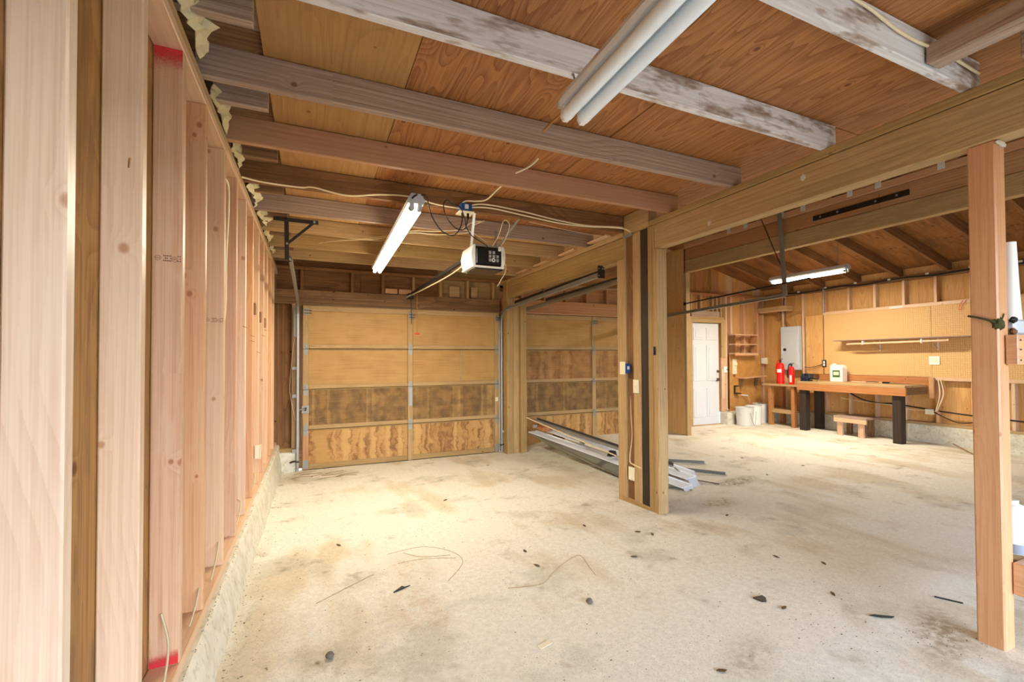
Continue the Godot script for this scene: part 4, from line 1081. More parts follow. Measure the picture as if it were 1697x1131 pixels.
func build_opener() -> void:
	var o := thing("garage_door_opener", "black and white garage door opener hanging from the ceiling joists", "opener", Vector3(1.40, 2.24, 3.85))
	# black cowl, light cover wings, chassis plate
	var b := MB.new()
	box_into(b, Vector3(0.02, 0.10, 0), Vector3(0.26, 0.17, 0.30), 0.02, 0, Vector2())
	var cowl := obj(o, "cowl", b.mesh(), M.black_plastic)
	# light covers: curved white wings at both ends
	for s in [-1.0, 1.0]:
		var pts := []
		for k in 7:
			var a := -0.5 + k / 6.0
			pts.append(Vector2(s * (0.026 * cos(a * 2.6)), a * 0.185))
		pts.append(Vector2(-s * 0.012, 0.095)); pts.append(Vector2(-s * 0.012, -0.095))
		var w := obj(o, "light_cover", prism_mesh(PackedVector2Array(pts), 0.30), M.white_plastic, Vector3(-0.118 if s < 0 else 0.152, 0.10, 0.0))
		if s < 0: w.set_meta("label", "white curved light cover")
	var lip := MB.new()
	box_into(lip, Vector3(0.015, 0.004, 0), Vector3(0.30, 0.014, 0.315), 0.006, 0, Vector2())
	obj(o, "lower_lens", lip.mesh(), M.white_plastic)
	obj(o, "under_plate", prism_mesh(PackedVector2Array([Vector2(-0.12, -0.13), Vector2(0.14, -0.13), Vector2(0.14, 0.13), Vector2(-0.12, 0.13)]), 0.012), M.black_plastic, Vector3(0.02, -0.008, 0)).rotation.x = PI / 2
	bd(o, "chassis", Vector3(1.30, 2.425, 3.72), Vector3(1.54, 2.445, 3.98), "galvanised", 0, 0.003)
	# printed notices on the back face
	var lb := MB.new()
	for i in 3:
		for j in 3:
			if i == 2 and j == 0: continue
			if j == 2 and i == 1: continue
			var cx := 0.03 + i * 0.036; var cy := 0.145 - j * 0.034
			for k in 4:
				box_into(lb, Vector3(cx, cy - k * 0.0068, 0), Vector3(0.026 - (k % 2) * 0.005, 0.0032, 0.0006), 0.0, 0, Vector2())
	obj(o, "printed_notice", lb.mesh(), M.print_white, Vector3(0, 0, 0.1505))
	var ring := MB.new()
	lathe_into(ring, Vector3.ZERO, [[0.008, 0.0], [0.018, 0.0], [0.018, 0.0006], [0.008, 0.0006], [0.008, 0.0]], 20)
	var rg := obj(o, "round_emblem", ring.mesh(), M.print_white, Vector3(0.063, 0.068, 0.1505))
	rg.rotation.x = PI / 2
	bd(o, "terminal_clip", Vector3(1.505, 2.39, 3.685), Vector3(1.53, 2.43, 3.70), "white_plastic", 0, 0.003)
	bd(o, "side_label", Vector3(1.548, 2.31, 3.69), Vector3(1.555, 2.37, 3.72), "print_white", 1, 0.001)
	# straps up to the joists
	bar(o, "hanger_strap", Vector3(1.29, 2.43, 3.80), Vector3(1.19, 2.64, 3.42), 0.022, 0.004, "white_steel")
	bar(o, "hanger_strap", Vector3(1.53, 2.43, 3.80), Vector3(1.62, 2.66, 3.42), 0.022, 0.004, "galvanised")
	bar(o, "hanger_strap", Vector3(1.545, 2.43, 3.86), Vector3(1.60, 2.66, 3.98), 0.022, 0.004, "galvanised")
	# rail down to the header bracket with the trolley arm and pull cord
	bar(o, "rail", Vector3(1.38, 2.42, 3.98), Vector3(1.265, 2.345, 6.44), 0.03, 0.035, "dark_steel")
	cable(o, "drive_belt", [Vector3(1.34, 2.36, 4.0), Vector3(1.33, 2.325, 4.6), Vector3(1.29, 2.32, 5.6), Vector3(1.26, 2.33, 6.35)], 0.007, "cream_cable")
	bd(o, "header_bracket", Vector3(1.225, 2.29, 6.36), Vector3(1.30, 2.36, 6.47), "dark_steel", 0, 0.004)
	cable(o, "bracket_pin", [Vector3(1.20, 2.30, 6.37), Vector3(1.25, 2.33, 6.35), Vector3(1.31, 2.35, 6.38)], 0.012, "galvanised")
	bar(o, "trolley_arm", Vector3(1.255, 2.32, 6.34), Vector3(1.275, 1.93, 6.39), 0.02, 0.006, "black_plastic")
	cable(o, "pull_cord", [Vector3(1.315, 2.33, 6.20), Vector3(1.315, 1.79, 6.20)], 0.004, "tan_cable", 5)
	bd(o, "pull_handle", Vector3(1.285, 1.772, 6.19), Vector3(1.345, 1.79, 6.21), "red_paint", 0, 0.006)
	cable(o, "bell_wire", [Vector3(1.53, 2.40, 3.69), Vector3(1.56, 2.30, 3.68), Vector3(1.575, 2.22, 3.69), Vector3(1.53, 2.13, 3.70), Vector3(1.50, 2.08, 3.70)], 0.003, "cream_cable", 5)

func build_wiring() -> void:
	var r := thing("outlet_box", "blue electrical box with a white twin outlet on the ceiling joist above the opener", "outlet", Vector3(1.09, 2.56, 3.36))
	bd(r, "box", Vector3(1.045, 2.585, 3.32), Vector3(1.135, 2.645, 3.41), "blue_plastic", 0, 0.004)
	bd(r, "cover_plate", Vector3(1.03, 2.575, 3.31), Vector3(1.15, 2.583, 3.42), "ivory_plastic", 0, 0.002)
	bd(r, "box_label", Vector3(1.075, 2.60, 3.3185), Vector3(1.105, 2.635, 3.3205), "print_white", 0, 0.0)
	for x in [1.065, 1.11]:
		cable(r, "plug", [Vector3(x, 2.575, 3.35), Vector3(x, 2.535, 3.35)], 0.010, "black_rubber", 8)
	var c1 := thing("power_cable", "white cable looping from the left wall along the joists to the blue box", "cable", Vector3(-0.40, 2.6, 3.3))
	cable(c1, "jacket", [Vector3(-0.415, 2.59, 3.27), Vector3(-0.30, 2.60, 3.34), Vector3(-0.08, 2.62, 3.40), Vector3(0.0, 2.625, 3.38), Vector3(0.22, 2.60, 3.38), Vector3(0.45, 2.64, 3.38), Vector3(0.66, 2.655, 3.38), Vector3(0.86, 2.625, 3.38), Vector3(1.05, 2.61, 3.36)], 0.006, "cream_cable")
	var c2 := thing("power_cable", "pair of white cables running from the blue box to the middle post", "cable", Vector3(1.8, 2.62, 3.35))
	cable(c2, "jacket", [Vector3(1.13, 2.63, 3.36), Vector3(1.30, 2.64, 3.34), Vector3(1.6, 2.625, 3.36), Vector3(1.95, 2.60, 3.36), Vector3(2.2, 2.60, 3.35), Vector3(2.45, 2.61, 3.32), Vector3(2.56, 2.60, 3.28), Vector3(2.61, 2.57, 3.25)], 0.006, "cream_cable")
	cable(c2, "jacket", [Vector3(1.12, 2.64, 3.36), Vector3(1.25, 2.66, 3.33), Vector3(1.6, 2.655, 3.36), Vector3(1.9, 2.625, 3.36), Vector3(2.2, 2.605, 3.34), Vector3(2.45, 2.615, 3.31), Vector3(2.55, 2.61, 3.28)], 0.006, "cream_cable")
	var c3 := thing("power_cable", "white cable bending from the blue box up over the next joist", "cable", Vector3(1.2, 2.65, 3.2))
	cable(c3, "jacket", [Vector3(1.06, 2.648, 3.36), Vector3(1.09, 2.665, 3.33), Vector3(1.17, 2.665, 3.30), Vector3(1.22, 2.66, 3.22), Vector3(1.25, 2.69, 3.05), Vector3(1.29, 2.72, 2.87)], 0.006, "cream_cable")
	var c4 := thing("extension_lead", "black lead drooping from the lit fixture to the blue box", "cable", Vector3(0.8, 2.5, 3.2))
	cable(c4, "cord", [Vector3(0.66, 2.535, 2.985), Vector3(0.70, 2.53, 3.0), Vector3(0.76, 2.44, 3.1), Vector3(0.86, 2.37, 3.2), Vector3(0.97, 2.37, 3.28), Vector3(1.04, 2.45, 3.33), Vector3(1.065, 2.535, 3.35)], 0.004, "black_rubber")
	cable(c4, "cord_loop", [Vector3(1.11, 2.535, 3.35), Vector3(1.08, 2.45, 3.34), Vector3(1.0, 2.43, 3.30), Vector3(0.92, 2.50, 3.28), Vector3(0.90, 2.60, 3.30), Vector3(0.93, 2.645, 3.31), Vector3(0.965, 2.62, 3.31), Vector3(1.03, 2.60, 3.30), Vector3(1.075, 2.52, 3.32), Vector3(1.10, 2.47, 3.36), Vector3(1.20, 2.44, 3.50), Vector3(1.35, 2.42, 3.62), Vector3(1.44, 2.40, 3.72)], 0.004, "black_rubber")
	var c5 := thing("bell_wire", "thin white wires strung from the opener along the joists past the lit fixture", "wire", Vector3(0.9, 2.45, 4.0))
	for s in [0.0, 0.03]:
		cable(c5, "strand", [Vector3(1.47, 2.44, 3.75), Vector3(1.38, 2.47, 3.70), Vector3(1.25, 2.52, 3.66), Vector3(1.18, 2.545 - s, 3.70), Vector3(0.98, 2.55 - s, 3.85), Vector3(0.80, 2.585 - s * 0.5, 4.05), Vector3(0.55, 2.59 - s * 0.5, 4.4), Vector3(0.2, 2.59, 4.7), Vector3(0.05, 2.60, 4.9)], 0.003, "cream_cable", 5)
	cable(c5, "twist", [Vector3(1.15, 2.53, 3.68), Vector3(1.22, 2.585, 3.62), Vector3(1.30, 2.60, 3.58), Vector3(1.25, 2.575, 3.62), Vector3(1.32, 2.60, 3.55)], 0.003, "cream_cable", 5)
	cable(c5, "strand", [Vector3(1.46, 2.43, 3.74), Vector3(1.47, 2.50, 3.60), Vector3(1.47, 2.60, 3.48), Vector3(1.53, 2.58, 3.50), Vector3(1.56, 2.52, 3.62), Vector3(1.55, 2.44, 3.74)], 0.003, "cream_cable", 5)
	cable(c5, "strand", [Vector3(1.70, 2.61, 3.46), Vector3(2.1, 2.58, 3.46), Vector3(2.5, 2.56, 3.46)], 0.0025, "cream_cable", 5)
	var c6 := thing("power_cable", "cut white cable stub poking down between two ceiling joists", "cable", Vector3(1.15, 2.7, 2.5))
	cable(c6, "jacket", [Vector3(1.32, 2.72, 2.55), Vector3(1.28, 2.68, 2.60), Vector3(1.20, 2.64, 2.64)], 0.006, "cream_cable")
	var c7 := thing("power_cable", "tan and brown cables stapled across the ceiling beside the unlit fixture", "cable", Vector3(1.2, 2.7, 1.4))
	cable(c7, "jacket", [Vector3(1.02, 2.54, 1.92), Vector3(1.05, 2.57, 1.80), Vector3(1.10, 2.60, 1.70), Vector3(1.17, 2.606, 1.60), Vector3(1.21, 2.63, 1.568), Vector3(1.30, 2.72, 1.52), Vector3(1.36, 2.745, 1.36), Vector3(1.36, 2.75, 1.20), Vector3(1.35, 2.752, 1.05)], 0.006, "tan_cable")
	cable(c7, "jacket", [Vector3(1.08, 2.60, 1.66), Vector3(1.17, 2.612, 1.60), Vector3(1.24, 2.66, 1.57), Vector3(1.27, 2.72, 1.45), Vector3(1.27, 2.745, 1.25), Vector3(1.26, 2.75, 1.05)], 0.004, "brown")
	var c8 := thing("power_cable", "white cable running along the whitewashed joist at the top right", "cable", Vector3(2.0, 2.7, 0.97))
	cable(c8, "jacket", [Vector3(1.2, 2.745, 0.965), Vector3(1.6, 2.735, 0.965), Vector3(1.85, 2.73, 0.965), Vector3(2.05, 2.70, 0.965), Vector3(2.2, 2.69, 0.962), Vector3(2.4, 2.70, 0.962), Vector3(2.7, 2.69, 0.965)], 0.006, "cream_cable")
	# cable inside the left stud wall
	var c9 := thing("power_cable", "white cable stapled down inside the left stud wall", "cable", Vector3(-0.45, 1.5, 3.1))
	cable(c9, "jacket", [Vector3(-0.43, 2.40, 2.78), Vector3(-0.425, 2.38, 2.86), Vector3(-0.43, 2.25, 2.90), Vector3(-0.44, 2.0, 2.90), Vector3(-0.44, 1.7, 2.88), Vector3(-0.45, 1.5, 2.80), Vector3(-0.45, 1.0, 2.78), Vector3(-0.45, 0.40, 2.77)], 0.006, "cream_cable")
	var c10 := thing("power_cable", "thin white wire hanging in the corner beside the left garage door", "wire", Vector3(-0.24, 1.2, 6.4))
	cable(c10, "strand", [Vector3(-0.20, 1.75, 6.40), Vector3(-0.23, 1.6, 6.41), Vector3(-0.255, 1.3, 6.42), Vector3(-0.27, 1.05, 6.42), Vector3(-0.24, 0.85, 6.40), Vector3(-0.20, 0.66, 6.38)], 0.003, "cream_cable", 5)
	# outlets on the middle post
	var p1 := thing("outlet_box", "blue box with an ivory outlet plate high on the middle post", "outlet", Vector3(2.64, 1.29, 3.41))
	bd(p1, "box", Vector3(2.60, 1.295, 3.32), Vector3(2.654, 1.385, 3.398), "blue_plastic", 1, 0.003)
	bd(p1, "cover_plate", Vector3(2.598, 1.285, 3.40), Vector3(2.66, 1.40, 3.406), "ivory_plastic", 1, 0.002)
	bd(p1, "cover_plate", Vector3(2.594, 1.285, 3.325), Vector3(2.60, 1.40, 3.40), "ivory_plastic", 1, 0.002)
	bd(p1, "box_label", Vector3(2.615, 1.33, 3.3185), Vector3(2.64, 1.36, 3.3205), "print_white", 1, 0.0)
	var p2 := thing("light_switch", "ivory switch plate on the middle post below the blue box", "switch", Vector3(2.655, 1.12, 3.26))
	bd(p2, "cover_plate", Vector3(2.642, 1.12, 3.20), Vector3(2.654, 1.24, 3.275), "ivory_plastic", 1, 0.003)
	bd(p2, "toggle", Vector3(2.632, 1.17, 3.232), Vector3(2.643, 1.19, 3.242), "ivory_plastic", 1, 0.002)
	var p3 := thing("outlet_box", "ivory outlet box low on the middle post", "outlet", Vector3(2.66, 0.33, 3.3))
	bd(p3, "box", Vector3(2.655, 0.335, 3.285), Vector3(2.71, 0.435, 3.34), "dark_steel", 1, 0.002)
	bd(p3, "cover_plate", Vector3(2.643, 0.325, 3.275), Vector3(2.655, 0.445, 3.352), "ivory_plastic", 1, 0.003)
	var p4 := thing("power_cable", "white cable running down the recess of the middle post", "cable", Vector3(2.69, 1.2, 3.34))
	cable(p4, "jacket", [Vector3(2.69, 2.55, 3.35), Vector3(2.69, 2.2, 3.35), Vector3(2.685, 1.9, 3.36), Vector3(2.685, 1.7, 3.34), Vector3(2.68, 1.38, 3.33), Vector3(2.68, 1.2, 3.345), Vector3(2.675, 0.95, 3.345), Vector3(2.675, 0.72, 3.33), Vector3(2.672, 0.55, 3.36), Vector3(2.668, 0.48, 3.355), Vector3(2.66, 0.47, 3.31), Vector3(2.655, 0.465, 3.25), Vector3(2.655, 0.46, 3.19)], 0.006, "cream_cable")
	var p5 := thing("door_sensor", "small black and silver sensor on the near edge of the middle post", "sensor", Vector3(2.645, 1.46, 2.99))
	bd(p5, "body", Vector3(2.632, 1.46, 2.978), Vector3(2.645, 1.53, 3.0), "black_plastic", 1, 0.003)
	bd(p5, "lens", Vector3(2.630, 1.465, 2.992), Vector3(2.636, 1.525, 3.003), "galvanised", 1, 0.001)

func build_workshop() -> void:
	# workbench
	var h := 0.12
	var t := thing("workbench", "long wooden workbench with thick dark legs under the pegboard", "workbench", Vector3(8.35, h, 4.55))
	for k in 3:
		var xa := 8.03 + k * 0.203
		bd(t, "top_plank", Vector3(xa, 0.965, 3.75), Vector3(xa + 0.200, 1.003, 5.37), "old_fir", 2, 0.003)
	bd(t, "apron", Vector3(8.028, 0.845, 3.74), Vector3(8.066, 0.964, 5.375), "bench_fir", 2, 0.004)
	bd(t, "apron", Vector3(8.068, 0.86, 3.742), Vector3(8.63, 0.964, 3.78), "brown", 0, 0.004)
	bd(t, "apron", Vector3(8.068, 0.86, 5.335), Vector3(8.63, 0.964, 5.372), "brown", 0, 0.004)
	bd(t, "backboard", Vector3(8.635, 0.97, 3.72), Vector3(8.660, 1.115, 5.36), "bench_fir", 2, 0.003)
	for q in [[8.07, 3.82], [8.07, 5.25], [8.48, 5.25]]:
		bd(t, "leg", Vector3(q[0], h - 0.01, q[1]), Vector3(q[0] + 0.125, 0.862, q[1] + 0.115), "dark", 1, 0.005)
	bd(t, "hanging_stick", Vector3(8.60, 0.80, 3.655), Vector3(8.65, 1.115, 3.715), "fir", 1, 0.004)
	# small stand with the extinguishers
	var stand := thing("small_table", "small fir table with a lower rail beside the workbench", "table", Vector3(8.37, h, 5.80))
	bd(stand, "top", Vector3(8.13, 0.885, 5.44), Vector3(8.62, 0.918, 6.16), "old_fir", 2, 0.004)
	for q in [[8.17, 5.53], [8.17, 5.99], [8.52, 5.53], [8.52, 5.99]]:
		bd(stand, "leg", Vector3(q[0], h - 0.005, q[1]), Vector3(q[0] + 0.088, 0.884, q[1] + 0.06), "bench_fir", 1, 0.004)
	bd(stand, "rail", Vector3(8.20, 0.36, 5.59), Vector3(8.238, 0.435, 5.99), "old_fir", 2, 0.003)
	bd(stand, "shelf", Vector3(8.238, 0.40, 5.50), Vector3(8.55, 0.43, 6.06), "brown", 2, 0.003)
	extinguisher(Vector3(8.33, 0.918, 5.90), 0.066, 0.41, "large red fire extinguisher with a white label on the small table", true)
	extinguisher(Vector3(8.33, 0.918, 5.68), 0.048, 0.34, "slim red fire extinguisher with a black head beside the large one", false)
	# bench vise
	var v := thing("bench_vise", "dark blue bench vise bolted to the far end of the workbench", "vise", Vector3(8.12, 1.003, 5.27))
	bd(v, "base", Vector3(8.06, 1.003, 5.20), Vector3(8.20, 1.03, 5.34), "vise_blue", 0, 0.006)
	bd(v, "body", Vector3(8.085, 1.028, 5.22), Vector3(8.18, 1.10, 5.36), "vise_blue", 2, 0.015)
	bd(v, "fixed_jaw", Vector3(8.07, 1.07, 5.28), Vector3(8.20, 1.14, 5.325), "vise_blue", 0, 0.008)
	bd(v, "sliding_jaw", Vector3(8.07, 1.06, 5.18), Vector3(8.20, 1.135, 5.225), "vise_blue", 0, 0.008)
	cable(v, "screw", [Vector3(8.135, 1.05, 5.22), Vector3(8.135, 1.05, 5.06)], 0.014, "dark_steel", 8)
	cable(v, "handle", [Vector3(8.09, 1.01, 5.065), Vector3(8.18, 1.09, 5.065)], 0.006, "steel", 7)
	# jug
	var j := thing("plastic_jug", "white plastic jug with a dark green label standing on the workbench", "jug", Vector3(8.48, 1.003, 4.93))
	var jb := MB.new()
	var pf := []
	for q in [Vector2(-0.10, 0), Vector2(0.10, 0), Vector2(0.105, 0.02), Vector2(0.105, 0.24), Vector2(0.09, 0.275), Vector2(0.06, 0.29), Vector2(0.03, 0.295), Vector2(-0.02, 0.275), Vector2(-0.05, 0.295), Vector2(-0.08, 0.30), Vector2(-0.10, 0.27), Vector2(-0.105, 0.24), Vector2(-0.105, 0.02)]:
		pf.append(q)
	var jo := prism(j, "body", pf, 0.13, Vector3(8.48, 1.003, 4.93), "white_plastic", Vector3(0, -PI / 2, 0))
	lathe(j, "cap", Vector3(8.48, 1.30, 4.995), [[0.026, 0.0], [0.026, 0.022], [0.0, 0.022]], "white_plastic", 14)
	bd(j, "label", Vector3(8.412, 1.08, 4.87), Vector3(8.4145, 1.20, 4.99), "green_label", 1, 0.0)
	bd(j, "label_field", Vector3(8.410, 1.115, 4.885), Vector3(8.4125, 1.175, 4.975), "paper", 1, 0.0)
	# papers and tools on the bench
	var a := thing("wood_strip", "pale wooden strips lying on the workbench against the backboard", "wood strip", Vector3(8.5, 1.003, 4.4))
	bd(a, "strip", Vector3(8.47, 1.004, 4.12), Vector3(8.51, 1.02, 4.72), "pine_c", 2, 0.002)
	bd(a, "strip", Vector3(8.54, 1.004, 4.18), Vector3(8.58, 1.022, 4.60), "pine_warm_b", 2, 0.002)
	cable(thing("tin_snips", "open tin snips lying on the workbench strips", "tool", Vector3(8.42, 1.003, 4.35)), "blades", [Vector3(8.44, 1.02, 4.48), Vector3(8.41, 1.025, 4.38), Vector3(8.45, 1.02, 4.30)], 0.008, "steel", 6)
	var sw := thing("hand_saw", "dark hand saw lying near the right end of the workbench", "saw", Vector3(8.45, 1.003, 4.0))
	prism(sw, "blade", [Vector2(-0.24, -0.02), Vector2(0.20, -0.05), Vector2(0.20, 0.05), Vector2(-0.24, 0.01)], 0.002, Vector3(8.47, 1.012, 3.98), "dark_steel", Vector3(-PI / 2, PI / 2, 0))
	bd(sw, "handle", Vector3(8.42, 1.004, 4.16), Vector3(8.52, 1.03, 4.24), "black_plastic", 0, 0.008)
	# step stool under the bench
	var st := thing("step_stool", "low weathered plank stool under the front of the workbench", "stool", Vector3(8.28, h, 4.55))
	bd(st, "top_plank", Vector3(8.09, 0.415, 4.30), Vector3(8.27, 0.448, 4.80), "weathered", 2, 0.004)
	bd(st, "top_plank", Vector3(8.275, 0.415, 4.30), Vector3(8.46, 0.446, 4.80), "weathered", 2, 0.004)
	bd(st, "apron", Vector3(8.092, 0.345, 4.305), Vector3(8.125, 0.414, 4.795), "pine_c", 2, 0.003)
	for q in [[8.13, 4.36], [8.13, 4.68], [8.39, 4.36], [8.39, 4.68]]:
		bd(st, "leg", Vector3(q[0], h, q[1]), Vector3(q[0] + 0.04, 0.414, q[1] + 0.085), "pine_warm" if q[0] < 8.2 else "brown", 1, 0.003)
	# shelf over the bench with brackets and dowel
	var sh := thing("wall_shelf", "thin grey wall shelf on wire brackets across the pegboard", "shelf", Vector3(8.54, 1.70, 4.0))
	bd(sh, "board", Vector3(8.40, 1.715, 2.2), Vector3(8.672, 1.733, 4.97), "weathered", 2, 0.002)
	for d in [4.38, 3.62, 2.7]:
		bar(sh, "bracket", Vector3(8.667, 1.715, d), Vector3(8.667, 1.53, d), 0.02, 0.006, "tag_white")
		bar(sh, "bracket_arm", Vector3(8.665, 1.56, d), Vector3(8.43, 1.71, d), 0.006, 0.006, "galvanised")
	var dw := thing("closet_rod", "pale wooden dowel hanging under the wall shelf", "rod", Vector3(8.47, 1.66, 4.1))
	cable(dw, "dowel", [Vector3(8.45, 1.672, 3.40), Vector3(8.45, 1.655, 4.77)], 0.016, "pine_c", 12)
	for d in [4.52, 3.72]:
		bd(dw, "rod_socket", Vector3(8.425, 1.64, d - 0.012), Vector3(8.475, 1.714, d + 0.012), "tag_white", 1, 0.006)
	# breaker panel
	var p := thing("breaker_panel", "grey steel breaker panel on the workshop wall above the extinguishers", "electrical panel", Vector3(8.65, 1.18, 5.89))
	bd(p, "cover", Vector3(8.585, 1.185, 5.70), Vector3(8.679, 2.04, 6.07), "grey_paint", 1, 0.006)
	bd(p, "door", Vector3(8.578, 1.30, 5.735), Vector3(8.587, 1.93, 6.035), "grey_paint", 1, 0.004)
	bd(p, "latch", Vector3(8.572, 1.56, 5.95), Vector3(8.579, 1.61, 6.01), "dark_steel", 1, 0.002)
	bd(p, "schedule_card", Vector3(8.5765, 1.50, 6.02), Vector3(8.5785, 1.64, 6.05), "print_white", 1, 0.0)
	# plates and outlets on the wall
	var o1 := thing("outlet_box", "brown framed twin outlet on the wall left of the pegboard", "outlet", Vector3(8.67, 1.26, 5.30))
	bd(o1, "cover_plate", Vector3(8.662, 1.25, 5.245), Vector3(8.671, 1.38, 5.32), "dark_steel", 1, 0.002)
	bd(o1, "socket", Vector3(8.657, 1.27, 5.265), Vector3(8.663, 1.31, 5.30), "white_plastic", 1, 0.003)
	bd(o1, "socket", Vector3(8.657, 1.32, 5.265), Vector3(8.663, 1.36, 5.30), "white_plastic", 1, 0.003)
	var o2 := thing("outlet_box", "white square cover plate on the pegboard under the shelf", "outlet", Vector3(8.67, 1.31, 3.67))
	bd(o2, "cover_plate", Vector3(8.66, 1.31, 3.60), Vector3(8.671, 1.44, 3.73), "white_plastic", 1, 0.003)
	bd(o2, "socket", Vector3(8.656, 1.35, 3.63), Vector3(8.661, 1.40, 3.70), "ivory_plastic", 1, 0.002)
	bd(thing("wall_label", "small white sticker on the rail above the pegboard", "sticker", Vector3(8.66, 2.22, 4.1)), "card", Vector3(8.660, 2.222, 4.05), Vector3(8.662, 2.262, 4.24), "tag_white", 2, 0.0)
	var cd := thing("conduit", "vertical grey conduit above the left end of the pegboard", "conduit", Vector3(8.66, 2.2, 5.28))
	cable(cd, "pipe", [Vector3(8.655, 2.25, 5.27), Vector3(8.655, 2.70, 5.27)], 0.016, "galvanised", 10)
	# cables along the wall
	var w1 := thing("power_cable", "dark cables sagging along the wall under the workbench", "cable", Vector3(8.70, 0.6, 4.2))
	cable(w1, "jacket", [Vector3(8.66, 0.92, 5.05), Vector3(8.66, 0.80, 4.85), Vector3(8.66, 0.70, 4.65), Vector3(8.665, 0.66, 4.4), Vector3(8.665, 0.67, 4.2), Vector3(8.665, 0.64, 3.9), Vector3(8.665, 0.60, 3.5), Vector3(8.665, 0.57, 3.0), Vector3(8.665, 0.55, 2.4)], 0.011, "black_rubber")
	cable(w1, "jacket", [Vector3(8.665, 0.70, 5.0), Vector3(8.665, 0.67, 4.7), Vector3(8.66, 0.65, 4.3), Vector3(8.66, 0.60, 4.0), Vector3(8.665, 0.61, 3.7)], 0.008, "cream_cable")
	cable(w1, "jacket", [Vector3(8.66, 0.60, 3.70), Vector3(8.655, 0.52, 3.55), Vector3(8.655, 0.46, 3.38), Vector3(8.66, 0.50, 3.2), Vector3(8.665, 0.56, 3.0)], 0.007, "black_rubber")
	bd(w1, "junction_box", Vector3(8.63, 0.55, 3.68), Vector3(8.675, 0.63, 3.78), "ivory_plastic", 2, 0.003)
	var w2 := thing("power_cable", "tan cables hanging beside the end of the workbench", "cable", Vector3(8.66, 0.8, 3.62))
	for s in [0.0, 0.03, 0.055]:
		cable(w2, "jacket", [Vector3(8.655, 1.08, 3.62 - s), Vector3(8.65, 0.9, 3.60 - s * 1.4), Vector3(8.65, 0.75, 3.62 - s), Vector3(8.655, 0.60, 3.66 - s * 0.5)], 0.008, "cream_cable" if s < 0.05 else "tan_cable")
	var w3 := thing("power_cable", "black cable running along the top plate of the workshop wall", "cable", Vector3(8.66, 2.75, 4.0))
	var pts := []
	for k in 14:
		pts.append(Vector3(8.648 + 0.006 * (k % 2), 2.69 + 0.015 * sin(k * 2.1), 6.3 - k * 0.33))
	cable(w3, "jacket", pts, 0.012, "black_rubber")
	for k in 7:
		bd(w3, "staple_tag", Vector3(8.62, 2.69 + 0.01 * (k % 3), 5.7 - k * 0.5), Vector3(8.64, 2.715 + 0.01 * (k % 3), 5.74 - k * 0.5), "tag_white", 0, 0.002)
	var w4 := thing("power_cable", "brown cable dropping from the roof into the breaker panel", "cable", Vector3(8.65, 2.3, 5.97))
	cable(w4, "jacket", [Vector3(8.66, 2.72, 6.02), Vector3(8.64, 2.5, 6.03), Vector3(8.65, 2.3, 6.01), Vector3(8.64, 2.14, 6.0), Vector3(8.63, 2.04, 5.96)], 0.012, "brown")
	cable(w4, "jacket", [Vector3(8.66, 2.33, 5.70), Vector3(8.64, 2.30, 5.85), Vector3(8.64, 2.22, 5.98), Vector3(8.64, 2.12, 5.95), Vector3(8.63, 2.04, 5.90)], 0.011, "tan_cable")
	var w5 := thing("power_cable", "black and tan cords drooping from the brown outlet toward the vise", "cable", Vector3(8.64, 1.2, 5.4))
	cable(w5, "jacket", [Vector3(8.655, 1.30, 5.31), Vector3(8.64, 1.26, 5.42), Vector3(8.63, 1.24, 5.52), Vector3(8.62, 1.245, 5.62)], 0.006, "black_rubber")
	cable(w5, "jacket", [Vector3(8.655, 1.28, 5.32), Vector3(8.62, 1.19, 5.42), Vector3(8.61, 1.17, 5.50), Vector3(8.62, 1.20, 5.60)], 0.005, "tan_cable")
	var tr := thing("tie_loop", "thin red wire loop hanging from the pegboard rail", "wire", Vector3(8.65, 2.2, 3.33))
	cable(tr, "loop", [Vector3(8.655, 2.26, 3.28), Vector3(8.65, 2.20, 3.31), Vector3(8.65, 2.13, 3.34), Vector3(8.65, 2.12, 3.36), Vector3(8.65, 2.2, 3.345), Vector3(8.655, 2.26, 3.32)], 0.003, "red_paint", 5)

